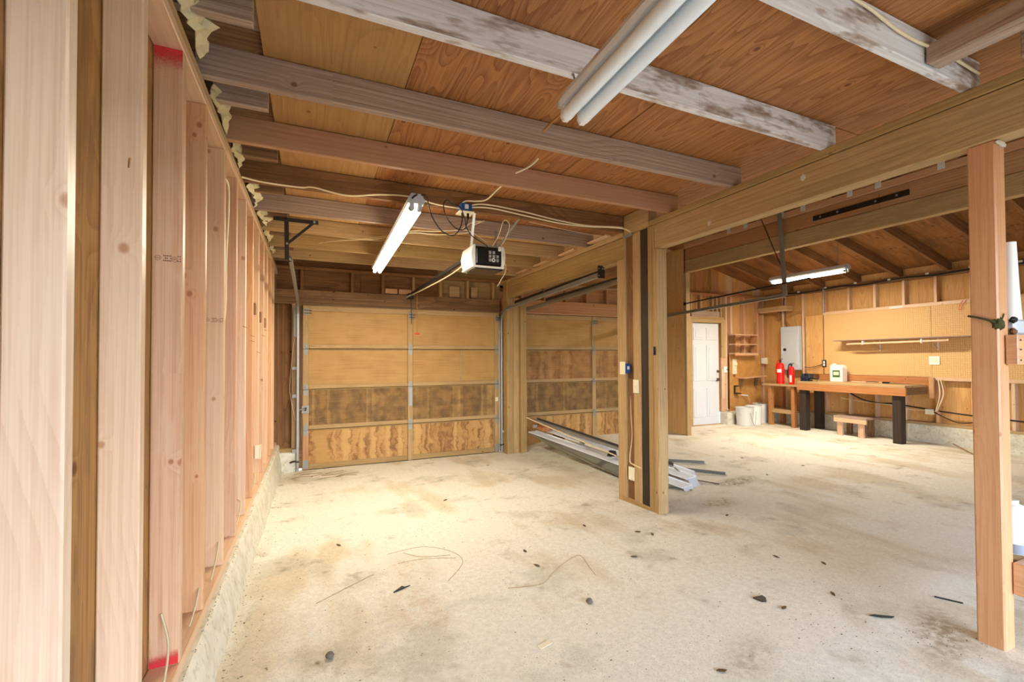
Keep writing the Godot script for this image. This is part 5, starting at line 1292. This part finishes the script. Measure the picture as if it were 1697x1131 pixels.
func extinguisher(at: Vector3, r: float, h: float, label: String, large: bool) -> void:
	var e := thing("fire_extinguisher", label, "extinguisher", at)
	lathe(e, "cylinder", at, [[0.0, 0.0], [r * 0.96, 0.0], [r, 0.01], [r, h - r * 0.9], [r * 0.92, h - r * 0.5], [r * 0.7, h - r * 0.2], [r * 0.35, h], [0.0, h]], "red_paint", 24)
	lathe(e, "valve", at + Vector3(0, h, 0), [[0.016, 0.0], [0.016, 0.03], [0.020, 0.032], [0.020, 0.05], [0.0, 0.05]], "dark_steel", 12)
	bar(e, "lever", at + Vector3(0, h + 0.05, 0.04), at + Vector3(0, h + 0.065 + (0.012 if large else 0.0), -0.05), 0.02, 0.008, "black_plastic" if not large else "steel")
	cable(e, "hose", [at + Vector3(0, h + 0.035, 0.018), at + Vector3(-0.01, h + 0.03, r * 0.8), at + Vector3(-0.02, h - 0.10, r + 0.012), at + Vector3(-0.02, h - 0.22, r + 0.012)], 0.010, "black_rubber" if not large else "red_paint", 8)
	# label: a strip curved round the cylinder
	var b := MB.new()
	var ya := h * (0.54 if large else 0.12); var yb := h * (0.70 if large else 0.52)
	var a0 := PI * (1.0 if large else 1.08) - (0.9 if large else 0.4); var a1 := PI * (1.0 if large else 1.08) + (0.9 if large else 0.4)
	for k in 8:
		var p := lerpf(a0, a1, k / 8.0); var q := lerpf(a0, a1, (k + 1) / 8.0)
		var e0 := Vector3(cos(p), 0, -sin(p)) * (r + 0.001); var e1 := Vector3(cos(q), 0, -sin(q)) * (r + 0.001)
		b.quad(e0 + Vector3.UP * ya, e1 + Vector3.UP * ya, e1 + Vector3.UP * yb, e0 + Vector3.UP * yb, ((e0 + e1) * 0.5).normalized())
	obj(e, "label", b.mesh(), M.print_white)

func bucket(at: Vector3, r: float, h: float, label: String, m: String) -> Node3D:
	var e := thing("plastic_bucket", label, "bucket", at, "buckets by the entry door")
	lathe(e, "pail", at, [[0.0, 0.0], [r * 0.84, 0.0], [r * 0.86, 0.012], [r * 0.95, h * 0.70], [r * 1.0, h * 0.70], [r * 1.0, h * 0.735], [r * 0.955, h * 0.735], [r * 0.965, h * 0.82], [r * 1.02, h * 0.82], [r * 1.02, h * 0.85], [r * 0.97, h * 0.85], [r * 0.985, h * 0.965], [r * 1.04, h * 0.965], [r * 1.04, h], [r * 0.94, h], [r * 0.80, 0.02], [0.0, 0.02]], m, 32)
	return e

func build_front_wall_fittings() -> void:
	var h := 0.12
	var b1 := bucket(Vector3(7.66, h, 6.17), 0.16, 0.35, "scuffed white bucket with a hanging bail, nearest the entry door", "bucket_plastic")
	cable(b1, "bail", [Vector3(7.60, h + 0.26, 6.0), Vector3(7.64, h + 0.10, 5.985), Vector3(7.70, h + 0.02, 5.99), Vector3(7.74, h + 0.12, 5.995), Vector3(7.80, h + 0.27, 6.03)], 0.003, "dark_steel", 6)
	bucket(Vector3(7.98, h, 6.22), 0.15, 0.36, "ribbed white bucket between the scuffed bucket and the tall one", "white_plastic")
	bucket(Vector3(8.31, h, 6.32), 0.15, 0.38, "tall white bucket half hidden behind the small table leg", "bucket_plastic")
	# hardboard sheet with shelf, hook and fittings
	var hb := thing("hardboard_panel", "brown hardboard sheet fixed to the wall between the entry door and the corner", "panel", Vector3(8.08, 0.38, 6.49))
	bd(hb, "sheet", Vector3(7.645, 0.40, 6.492), Vector3(8.56, 1.50, 6.499), "hardboard", 1, 0.001)
	var s := thing("wall_shelf", "small tilted plank shelf on the brown hardboard above the buckets", "shelf", Vector3(8.2, 1.0, 6.4))
	var pl := bar(s, "board", Vector3(7.86, 1.02, 6.40), Vector3(8.50, 1.05, 6.40), 0.18, 0.022, "pine_warm_b")
	bd(s, "bracket", Vector3(7.90, 0.85, 6.40), Vector3(7.93, 1.01, 6.49), "brown", 1, 0.002)
	bd(s, "bracket", Vector3(8.34, 0.85, 6.40), Vector3(8.37, 1.02, 6.49), "brown", 1, 0.002)
	var rk := thing("cubby_shelf", "open two tier wooden cubby shelf on the wall beside the entry door", "shelf", Vector3(7.95, 1.50, 6.44))
	for y in [1.50, 1.685, 1.875]:
		bd(rk, "shelf_board", Vector3(7.63, y, 6.34), Vector3(8.29, y + 0.022, 6.497), "pine_warm", 0, 0.002)
	bd(rk, "side_board", Vector3(7.64, 1.524, 6.345), Vector3(7.66, 1.874, 6.497), "brown_b", 1, 0.002)
	bd(rk, "side_board", Vector3(8.265, 1.524, 6.345), Vector3(8.285, 1.874, 6.497), "fir_b", 1, 0.002)
	bd(rk, "bottom_lip", Vector3(7.63, 1.47, 6.335), Vector3(8.29, 1.50, 6.345), "pine_warm_b", 0, 0.004)
	var ds := thing("light_switch", "white wall switch beside the entry door frame", "switch", Vector3(7.50, 1.13, 6.47))
	bd(ds, "cover_plate", Vector3(7.455, 1.135, 6.462), Vector3(7.56, 1.255, 6.475), "white_plastic", 1, 0.003)
	bd(ds, "toggle", Vector3(7.535, 1.18, 6.452), Vector3(7.545, 1.21, 6.463), "dark_steel", 1, 0.002)
	var ph := thing("wall_phone_bracket", "ivory hook plate fixed at the top left of the brown hardboard", "bracket", Vector3(7.78, 1.1, 6.48))
	bd(ph, "plate", Vector3(7.72, 1.10, 6.478), Vector3(7.84, 1.40, 6.492), "ivory_plastic", 1, 0.003)
	bd(ph, "hook", Vector3(7.76, 1.27, 6.45), Vector3(7.83, 1.33, 6.479), "ivory_plastic", 1, 0.008)
	bd(ph, "hook", Vector3(7.74, 1.15, 6.455), Vector3(7.80, 1.21, 6.479), "ivory_plastic", 1, 0.008)
	bd(ph, "knob", Vector3(7.745, 1.05, 6.47), Vector3(7.79, 1.09, 6.492), "brown", 1, 0.006)
	var hk := thing("wall_hook", "black iron hook low on the brown hardboard", "hook", Vector3(7.79, 0.70, 6.48))
	bd(hk, "upright", Vector3(7.755, 0.715, 6.475), Vector3(7.79, 0.87, 6.492), "black_rubber", 1, 0.003)
	bd(hk, "foot", Vector3(7.755, 0.70, 6.40), Vector3(7.87, 0.722, 6.492), "black_rubber", 0, 0.003)
	bd(hk, "beak", Vector3(7.785, 0.85, 6.44), Vector3(7.84, 0.872, 6.49), "black_rubber", 0, 0.003)
	var ob := thing("outlet_box", "white surface outlet on the corner boards right of the hardboard", "outlet", Vector3(8.6, 1.30, 6.46))
	bd(ob, "box", Vector3(8.58, 1.30, 6.42), Vector3(8.665, 1.42, 6.50), "white_plastic", 1, 0.004)
	bd(ob, "cover_plate", Vector3(8.575, 1.295, 6.414), Vector3(8.67, 1.425, 6.421), "ivory_plastic", 1, 0.002)
	var pk := thing("wood_peg", "short white peg on the hardboard above the buckets", "peg", Vector3(8.0, 0.66, 6.45))
	cable(pk, "stick", [Vector3(7.96, 0.67, 6.49), Vector3(8.05, 0.66, 6.40)], 0.012, "print_white", 8)
	cable(pk, "string", [Vector3(8.05, 0.655, 6.41), Vector3(8.10, 0.60, 6.42), Vector3(8.13, 0.51, 6.43)], 0.004, "cream_cable", 5)
	# high plank shelf in the corner of the workshop
	var hs := thing("wall_shelf", "thick rough plank shelf high in the workshop corner left of the breaker panel", "shelf", Vector3(8.56, 2.35, 6.15))
	bd(hs, "board", Vector3(8.44, 2.375, 5.84), Vector3(8.675, 2.45, 6.48), "old_fir", 2, 0.006)
	bd(hs, "under_board", Vector3(8.47, 2.352, 5.86), Vector3(8.675, 2.374, 6.46), "pine_c", 2, 0.003)
	bd(hs, "bracket", Vector3(8.60, 2.20, 6.10), Vector3(8.675, 2.352, 6.14), "brown", 1, 0.003)
	var cs := thing("extension_lead", "grey cord hanging on the boards beside the cubby shelf", "cable", Vector3(8.35, 1.8, 6.47))
	cable(cs, "cord", [Vector3(8.40, 2.15, 6.49), Vector3(8.395, 2.0, 6.48), Vector3(8.37, 1.80, 6.48), Vector3(8.33, 1.62, 6.48)], 0.008, "tan_cable", 6)
	bd(cs, "plug", Vector3(8.30, 1.57, 6.465), Vector3(8.35, 1.66, 6.492), "grey_plastic", 1, 0.006)

func build_pile() -> void:
	# long pale metal channel sections stacked on the floor, far end propped up on the second garage door
	var ends := [[Vector3(2.99, 0.345, 6.02), Vector3(3.42, 0.145, 3.42), 0.0, "lowest white metal door panel, nearest the camera in the leaning pile"], [Vector3(3.12, 0.40, 6.10), Vector3(3.58, 0.19, 3.52), 0.0, "middle white metal door panel in the leaning pile behind the post"], [Vector3(3.30, 0.43, 6.12), Vector3(3.77, 0.17, 3.72), 0.0, "farthest white metal door panel in the leaning pile"]]
	for e in ends:
		var a: Vector3 = e[0]; var b: Vector3 = e[1]
		var t := thing("metal_panel", e[3], "metal panel", Vector3(b.x, hfloor(b.x, b.z), b.z), "white metal panels piled behind the middle post")
		var A := V(a.x, a.y, a.z); var B := V(b.x, b.y, b.z)
		var z := (B - A).normalized()
		var x := Vector3.UP.cross(z).normalized()
		var up := z.cross(x).normalized()
		var bs := Basis(x, up, z)
		var L := A.distance_to(B)
		var skin := MB.new()
		box_into(skin, Vector3(0, 0.0, 0), Vector3(0.16, 0.012, L), 0.003, 2, Vector2())
		box_into(skin, Vector3(0.075, 0.006, 0), Vector3(0.012, 0.024, L), 0.003, 2, Vector2())
		var o := obj(t, "top_flange", skin.mesh(), M.white_steel, (A + B) * 0.5 - t.position)
		o.basis = bs
		if e == ends[0]:
			# inner face of the section, tucked in under the flange down to the floor
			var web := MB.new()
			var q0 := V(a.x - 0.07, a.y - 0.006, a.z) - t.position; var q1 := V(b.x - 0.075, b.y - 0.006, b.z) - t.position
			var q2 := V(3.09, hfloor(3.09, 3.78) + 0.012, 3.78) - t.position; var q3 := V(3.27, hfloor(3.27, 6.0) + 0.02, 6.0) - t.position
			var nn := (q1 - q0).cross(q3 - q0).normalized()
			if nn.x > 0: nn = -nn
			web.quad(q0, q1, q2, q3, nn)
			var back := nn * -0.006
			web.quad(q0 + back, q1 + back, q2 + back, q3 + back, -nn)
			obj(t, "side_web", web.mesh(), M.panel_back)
			var rib := MB.new()
			for k in [0.28, 0.72]:
				var ra := q0.lerp(q1, k) + nn * 0.006; var rb := q3.lerp(q2, k) + nn * 0.006
				tube_into(rib, PackedVector3Array([ra, rb]), 0.010, 6)
				obj(t, "web_rib", rib.mesh(), M.galvanised)
				rib = MB.new()
		var cap := MB.new()
		box_into(cap, Vector3(0.0, -0.05, 0), Vector3(0.14, 0.10, 0.006), 0.002, 0, Vector2())
		for q in [Vector3(-0.05, -0.03, 0.004), Vector3(0.04, -0.03, 0.004), Vector3(0.0, -0.08, 0.004)]:
			box_into(cap, q, Vector3(0.012, 0.012, 0.004), 0.001, 0, Vector2())
		var cp := obj(t, "end_plate", cap.mesh(), M.grey_paint, B - t.position)
		cp.basis = bs.rotated(x, -0.75)
	var s0 := thing("steel_rod", "thin pale rod lying on top of the leaning metal panels", "rod", Vector3(3.2, 0.5, 5.0))
	cable(s0, "rod", [Vector3(2.88, 0.56, 5.98), Vector3(3.22, 0.30, 4.3)], 0.008, "cream_cable", 8)
	var s2 := thing("door_strut", "long grey strut lying along the far side of the metal panels", "strut", Vector3(3.4, 0.4, 5.0))
	bar(s2, "channel", Vector3(3.08, 0.50, 6.12), Vector3(3.66, 0.22, 3.9), 0.05, 0.03, "galvanised")
	bar(s2, "channel_lip", Vector3(3.12, 0.515, 6.12), Vector3(3.70, 0.235, 3.9), 0.008, 0.04, "steel")
	for q in [[Vector3(2.99, 0.43, 5.93), "galvanised"], [Vector3(3.13, 0.345, 4.88), "galvanised"]]:
		bd(s2, "roller_hinge", q[0] - Vector3(0.03, 0.02, 0.02), q[0] + Vector3(0.03, 0.03, 0.02), q[1], 0, 0.006)
	var bk := thing("rubber_wedge", "small black rubber wedge lying on the metal panels", "wedge", Vector3(3.24, 0.29, 4.40))
	prism(bk, "wedge", [Vector2(-0.07, -0.03), Vector2(0.07, -0.03), Vector2(0.03, 0.035), Vector2(-0.02, 0.035)], 0.06, Vector3(3.25, 0.30, 4.42), "black_rubber", Vector3(0, 0.4, -0.1))
	var br := thing("brick_scrap", "broken brick wedged under the far end of the metal panels", "brick", Vector3(3.08, 0.36, 5.9))
	bd(br, "brick", Vector3(3.02, 0.385, 5.72), Vector3(3.16, 0.45, 5.92), "bench_fir", 0, 0.008)
	var sp := thing("support_block", "dark timber block propping the far end of the metal panels", "block", Vector3(3.37, 0.04, 5.9))
	bd(sp, "block", Vector3(3.32, 0.04, 5.80), Vector3(3.42, 0.32, 6.0), "brown", 0, 0.006)
	# perforated angles sticking out to the right
	for q in [[Vector3(3.6, 0.16, 4.6), Vector3(4.42, 0.13, 4.12), "perforated steel angle farthest from the camera beside the metal panels"], [Vector3(3.55, 0.17, 4.20), Vector3(4.20, 0.13, 3.62), "perforated steel angle nearer the camera beside the metal panels"]]:
		var t := thing("slotted_angle", q[2], "steel angle", Vector3(q[1].x, 0.12, q[1].z))
		bar(t, "flange", q[0], q[1], 0.034, 0.003, "galvanised", 0.0)
		bar(t, "upstand", q[0] + Vector3(0.0, 0.015, 0.018), q[1] + Vector3(0.0, 0.015, 0.018), 0.003, 0.03, "steel", 0.0)
		var A: Vector3 = q[0]; var B: Vector3 = q[1]
		for k in 22:
			var p := A.lerp(B, (k + 0.5) / 22.0)
			bar(t, "slot", p + Vector3(-0.008, 0.0017, 0.004), p + Vector3(0.008, 0.0017, -0.004), 0.009, 0.0012, "dark_steel", 0.0)
	var arm := thing("hinge_arm", "folded steel arm at the near tip of the metal panels", "steel arm", Vector3(3.66, 0.12, 3.58))
	bar(arm, "arm", Vector3(3.60, 0.24, 3.78), Vector3(3.68, 0.14, 3.58), 0.03, 0.006, "steel")
	bar(arm, "arm", Vector3(3.66, 0.15, 3.60), Vector3(3.84, 0.13, 3.40), 0.02, 0.006, "dark_steel")

func build_right_rack() -> void:
	var r := thing("shelf_rack", "rack of nailed boards fixed across the front of the right hand post", "rack", Vector3(3.1, 0.42, 0.88))
	bd(r, "rail", Vector3(2.700, 1.402, 0.864), Vector3(3.7, 1.528, 0.902), "pine_warm_b", 0, 0.003)
	bd(r, "rail", Vector3(2.722, 0.425, 0.864), Vector3(3.7, 0.560, 0.902), "pine_warm_b", 0, 0.003)
	bd(r, "shelf_board", Vector3(2.76, 1.50, 0.903), Vector3(3.7, 1.528, 0.985), "old_fir", 0, 0.003)
	bd(r, "shelf_board", Vector3(2.78, 0.53, 0.903), Vector3(3.7, 0.558, 0.985), "old_fir", 0, 0.003)
	bd(r, "rear_upright", Vector3(3.61, 0.13, 0.91), Vector3(3.70, 2.30, 1.0), "pine_warm", 1, 0.004)
	for q in [Vector3(2.722, 1.505, 0.863), Vector3(2.722, 1.465, 0.863), Vector3(2.722, 1.42, 0.863), Vector3(2.765, 1.415, 0.863), Vector3(2.76, 0.525, 0.863), Vector3(2.76, 0.45, 0.863)]:
		bd(r, "nail_head", q - Vector3(0.004, 0.003, 0.002), q + Vector3(0.004, 0.003, 0.001), "dark_steel", 0, 0.001)
	var c := thing("spray_can", "white canister with a grey base on the lower board of the rack", "canister", Vector3(2.885, 0.56, 0.93))
	lathe(c, "can", Vector3(2.885, 0.56, 0.95), [[0.0, 0.0], [0.047, 0.0], [0.047, 0.045], [0.045, 0.05], [0.045, 0.185], [0.036, 0.205], [0.018, 0.215], [0.018, 0.23], [0.0, 0.23]], "white_plastic", 20)
	lathe(c, "base_ring", Vector3(2.885, 0.56, 0.95), [[0.0485, 0.002], [0.0485, 0.044]], "grey_plastic", 20)
	var g := thing("grinder", "grey metal fitting with a white pole standing on the upper board", "fitting", Vector3(2.86, 1.53, 0.90))
	bd(g, "base", Vector3(2.795, 1.53, 0.90), Vector3(2.95, 1.60, 0.96), "grey_paint", 0, 0.01)
	lathe(g, "pole", Vector3(2.875, 1.60, 0.94), [[0.035, 0.0], [0.028, 0.15], [0.022, 0.35], [0.0, 0.35]], "white_plastic", 14)
	crumple(g, "rubber_boot", Vector3(2.79, 1.595, 0.905), Vector3(0.016, 0.014, 0.012), "black_rubber", 88)
	crumple(g, "rust_scrap", Vector3(2.785, 1.545, 0.905), Vector3(0.02, 0.014, 0.012), "brown_b", 89)

func drop(called: String, label: String, cat: String, x: float, d: float, mesh: Mesh, m: String, up := 0.003, turn := 0.0, group := "") -> Node3D:
	var t := thing(called, label, cat, Vector3(x, hfloor(x, d), d), group)
	var o := obj(t, "piece", mesh, M[m], Vector3(0, up, 0))
	o.rotation.y = turn
	return t

func build_debris() -> void:
	var flatm := func(pts: Array, th: float) -> ArrayMesh:
		var b := MB.new()
		var am := prism_mesh(PackedVector2Array(pts), th)
		var arr := am.surface_get_arrays(0)
		for v in arr[Mesh.ARRAY_VERTEX]: b.v.append(Vector3(v.x, v.z, -v.y))
		for v in arr[Mesh.ARRAY_NORMAL]: b.n.append(Vector3(v.x, v.z, -v.y))
		for v in arr[Mesh.ARRAY_TEX_UV]: b.t.append(v)
		return b.mesh()
	drop("roof_scrap", "dark grey five sided scrap lying in the middle of the foreground floor", "scrap", 2.14, 1.64, flatm.call([Vector2(-0.03, 0.025), Vector2(0.035, 0.02), Vector2(0.03, -0.005), Vector2(0.0, -0.03), Vector2(-0.022, -0.02)], 0.005), "dark_steel", 0.004)
	drop("roof_scrap", "black jagged scrap lying beside the pinkish floor patch", "scrap", 0.46, 2.58, flatm.call([Vector2(-0.05, -0.02), Vector2(0.05, 0.02), Vector2(0.02, 0.012), Vector2(0.005, 0.03), Vector2(-0.015, 0.01)], 0.006), "black_rubber", 0.006)
	drop("roof_scrap", "black curved strip on the floor near the foot of the right post", "scrap", 2.50, 1.28, flatm.call([Vector2(-0.045, 0.025), Vector2(-0.02, 0.02), Vector2(0.05, -0.03), Vector2(0.03, -0.03), Vector2(-0.01, -0.01)], 0.005), "black_rubber", 0.005)
	var st := thing("black_stick", "thin black stick on the floor left of the right post", "stick", Vector3(3.0, hfloor(3.0, 1.24), 1.24))
	cable(st, "stick", [Vector3(2.98, hfloor(2.98, 1.28) + 0.005, 1.28), Vector3(3.04, hfloor(3.04, 1.19) + 0.005, 1.19)], 0.004, "black_rubber", 6)
	drop("paper_scrap", "small cream paper rectangle at the bottom of the floor", "paper", 0.94, 1.78, flatm.call([Vector2(-0.035, -0.012), Vector2(0.035, -0.014), Vector2(0.034, 0.012), Vector2(-0.035, 0.013)], 0.002), "paper", 0.003, 0.3)
	var sb := MB.new()
	lathe_into(sb, Vector3.ZERO, [[0.0, -0.012], [0.014, -0.008], [0.019, 0.0], [0.013, 0.010], [0.0, 0.013]], 9)
	drop("pebble", "round grey pebble on the foreground floor", "pebble", 1.32, 2.0, sb.mesh(), "stone", 0.011)
	drop("pebble", "small grey pebble near the kerb end of the foreground floor", "pebble", 0.07, 2.1, sb.mesh(), "stone", 0.011)
	# wires and twigs that can be picked out
	var w := thing("wire_scrap", "long thin rusty wire curving across the floor", "wire", Vector3(0.9, 0.1, 2.4))
	var pts := []
	for q in [Vector2(1.0, 2.33), Vector2(1.18, 2.29), Vector2(1.30, 2.37), Vector2(1.42, 2.46), Vector2(1.60, 2.54), Vector2(1.56, 2.37), Vector2(1.53, 2.25)]:
		pts.append(Vector3(q.x, hfloor(q.x, q.y) + 0.004, q.y))
	cable(w, "strand", pts, 0.0014, "twig", 5)
	var tw := thing("twig_bundle", "long dry stalks lying on the floor by the left kerb", "twig", Vector3(0.5, 0.1, 2.9))
	for q in [[Vector2(0.46, 3.12), Vector2(0.70, 3.15), Vector2(0.86, 2.98), Vector2(0.88, 2.78), Vector2(0.72, 2.56)], [Vector2(0.50, 2.94), Vector2(0.66, 2.94), Vector2(0.86, 2.86)], [Vector2(0.02, 2.62), Vector2(0.20, 2.75), Vector2(0.34, 2.85)], [Vector2(0.56, 3.1), Vector2(0.66, 2.98), Vector2(0.84, 2.92)]]:
		var pp := []
		for v in q: pp.append(Vector3(v.x, hfloor(v.x, v.y) + 0.004, v.y))
		cable(tw, "stalk", pp, 0.0012, "twig", 5)
	var t3 := thing("twig_bundle", "dry stalks gathered at the corner beside the left garage door", "twig", Vector3(0.1, 0.03, 5.9))
	for k in 9:
		var x := -0.25 + rng.randf() * 0.6; var d := 5.7 + rng.randf() * 0.5
		cable(t3, "stalk", [Vector3(x, hfloor(x, d) + 0.004, d), Vector3(x + 0.12, hfloor(x, d) + 0.012, d - 0.05 + rng.randf() * 0.1), Vector3(x + 0.25, hfloor(x, d) + 0.006, d - 0.1 + rng.randf() * 0.2)], 0.003, "twig", 5)
	var t4 := thing("batten_scrap", "thin stick leaning from the workshop kerb onto the floor", "stick", Vector3(8.0, 0.12, 3.1))
	cable(t4, "stick", [Vector3(8.55, 0.16, 3.42), Vector3(8.05, 0.125, 3.0)], 0.008, "twig", 6)
	var lf := flatm.call([Vector2(-0.022, 0.0), Vector2(-0.009, 0.009), Vector2(0.009, 0.008), Vector2(0.024, 0.002), Vector2(0.008, -0.009), Vector2(-0.01, -0.006)], 0.003)
	var first: Node3D = null
	for q in [[2.22, 2.71], [2.28, 2.62], [3.13, 2.7], [1.94, 3.0], [1.9, 2.36], [2.7, 1.96], [2.87, 1.77], [2.52, 1.51], [2.16, 1.53], [1.49, 1.32], [1.31, 2.76], [1.28, 2.52], [2.1, 5.54], [1.16, 4.21], [0.17, 3.45], [5.12, 4.17], [5.42, 3.57], [3.43, 3.38], [2.94, 3.17], [4.64, 3.46]]:
		var t: Node3D
		if first == null:
			t = drop("leaf_fragment", "small curled brown leaf fragment lying on the concrete floor", "leaf", q[0], q[1], lf, "dry_leaf", 0.006, 0.0, "leaf fragments scattered on the floor")
			first = t
		else:
			t = first.duplicate()
			counts["leaf_fragment"] += 1
			t.name = "leaf_fragment_%03d" % counts["leaf_fragment"]
			add_child(t, true)
			t.position = V(q[0], hfloor(q[0], q[1]), q[1])
		t.rotation.y = rng.randf() * TAU
	# fine grit and crumbs nobody could count
	var gm := MB.new()
	lathe_into(gm, Vector3.ZERO, [[0.0, 0.0], [0.5, 0.1], [0.35, 0.6], [0.0, 0.7]], 5)
	var mm := MultiMesh.new()
	mm.transform_format = MultiMesh.TRANSFORM_3D
	mm.mesh = gm.mesh()
	var xs := []
	for k in 1300:
		var x := rng.randf_range(-0.3, 8.4); var d := rng.randf_range(0.9, 6.3)
		var s := rng.randf_range(0.0015, 0.0055)
		if k < 260:
			x = -0.36 + absf(rng.randfn(0.0, 0.05)); d = rng.randf_range(1.2, 6.3)
		elif k < 420:
			var c: Vector2 = [Vector2(2.45, 1.15), Vector2(2.1, 1.35), Vector2(2.6, 1.0), Vector2(1.7, 1.02)][k % 4]
			x = c.x + rng.randfn(0.0, 0.14); d = c.y + rng.randfn(0.0, 0.07)
		elif k < 900:
			x = rng.randf_range(-0.3, 2.8); d = rng.randf_range(1.4, 5.0)
		xs.append(Transform3D(Basis.from_euler(Vector3(rng.randf(), rng.randf() * TAU, 0)).scaled(Vector3(s * rng.randf_range(0.8, 2.6), s * 0.5, s)), V(x, hfloor(x, d) + 0.001, d)))
	mm.instance_count = xs.size()
	for k in xs.size(): mm.set_instance_transform(k, xs[k])
	var mi := MultiMeshInstance3D.new()
	mi.name = "floor_grit"
	mi.multimesh = mm
	mi.material_override = M.dry_leaf
	add_child(mi)
	mi.set_meta("label", "dark grit and leaf crumbs scattered over the concrete floor")
	mi.set_meta("category", "debris")
	mi.set_meta("kind", "stuff")
	var mk := MultiMeshInstance3D.new()
	mk.name = "kerb_grit"
	var m2 := MultiMesh.new()
	m2.transform_format = MultiMesh.TRANSFORM_3D
	m2.mesh = gm.mesh()
	m2.instance_count = 260
	for k in 260:
		var s := rng.randf_range(0.001, 0.0035)
		var d := rng.randf_range(0.9, 6.2)
		m2.set_instance_transform(k, Transform3D(Basis.from_euler(Vector3(0, rng.randf() * TAU, 0)).scaled(Vector3(s * 2.0, s, s)), V(-0.408 + rng.randf() * 0.012, 0.335, d)))
	mk.multimesh = m2
	mk.material_override = M.dry_leaf
	add_child(mk)
	mk.set_meta("label", "dark crumbs lying along the top of the left kerb")
	mk.set_meta("category", "debris")
	mk.set_meta("kind", "stuff")
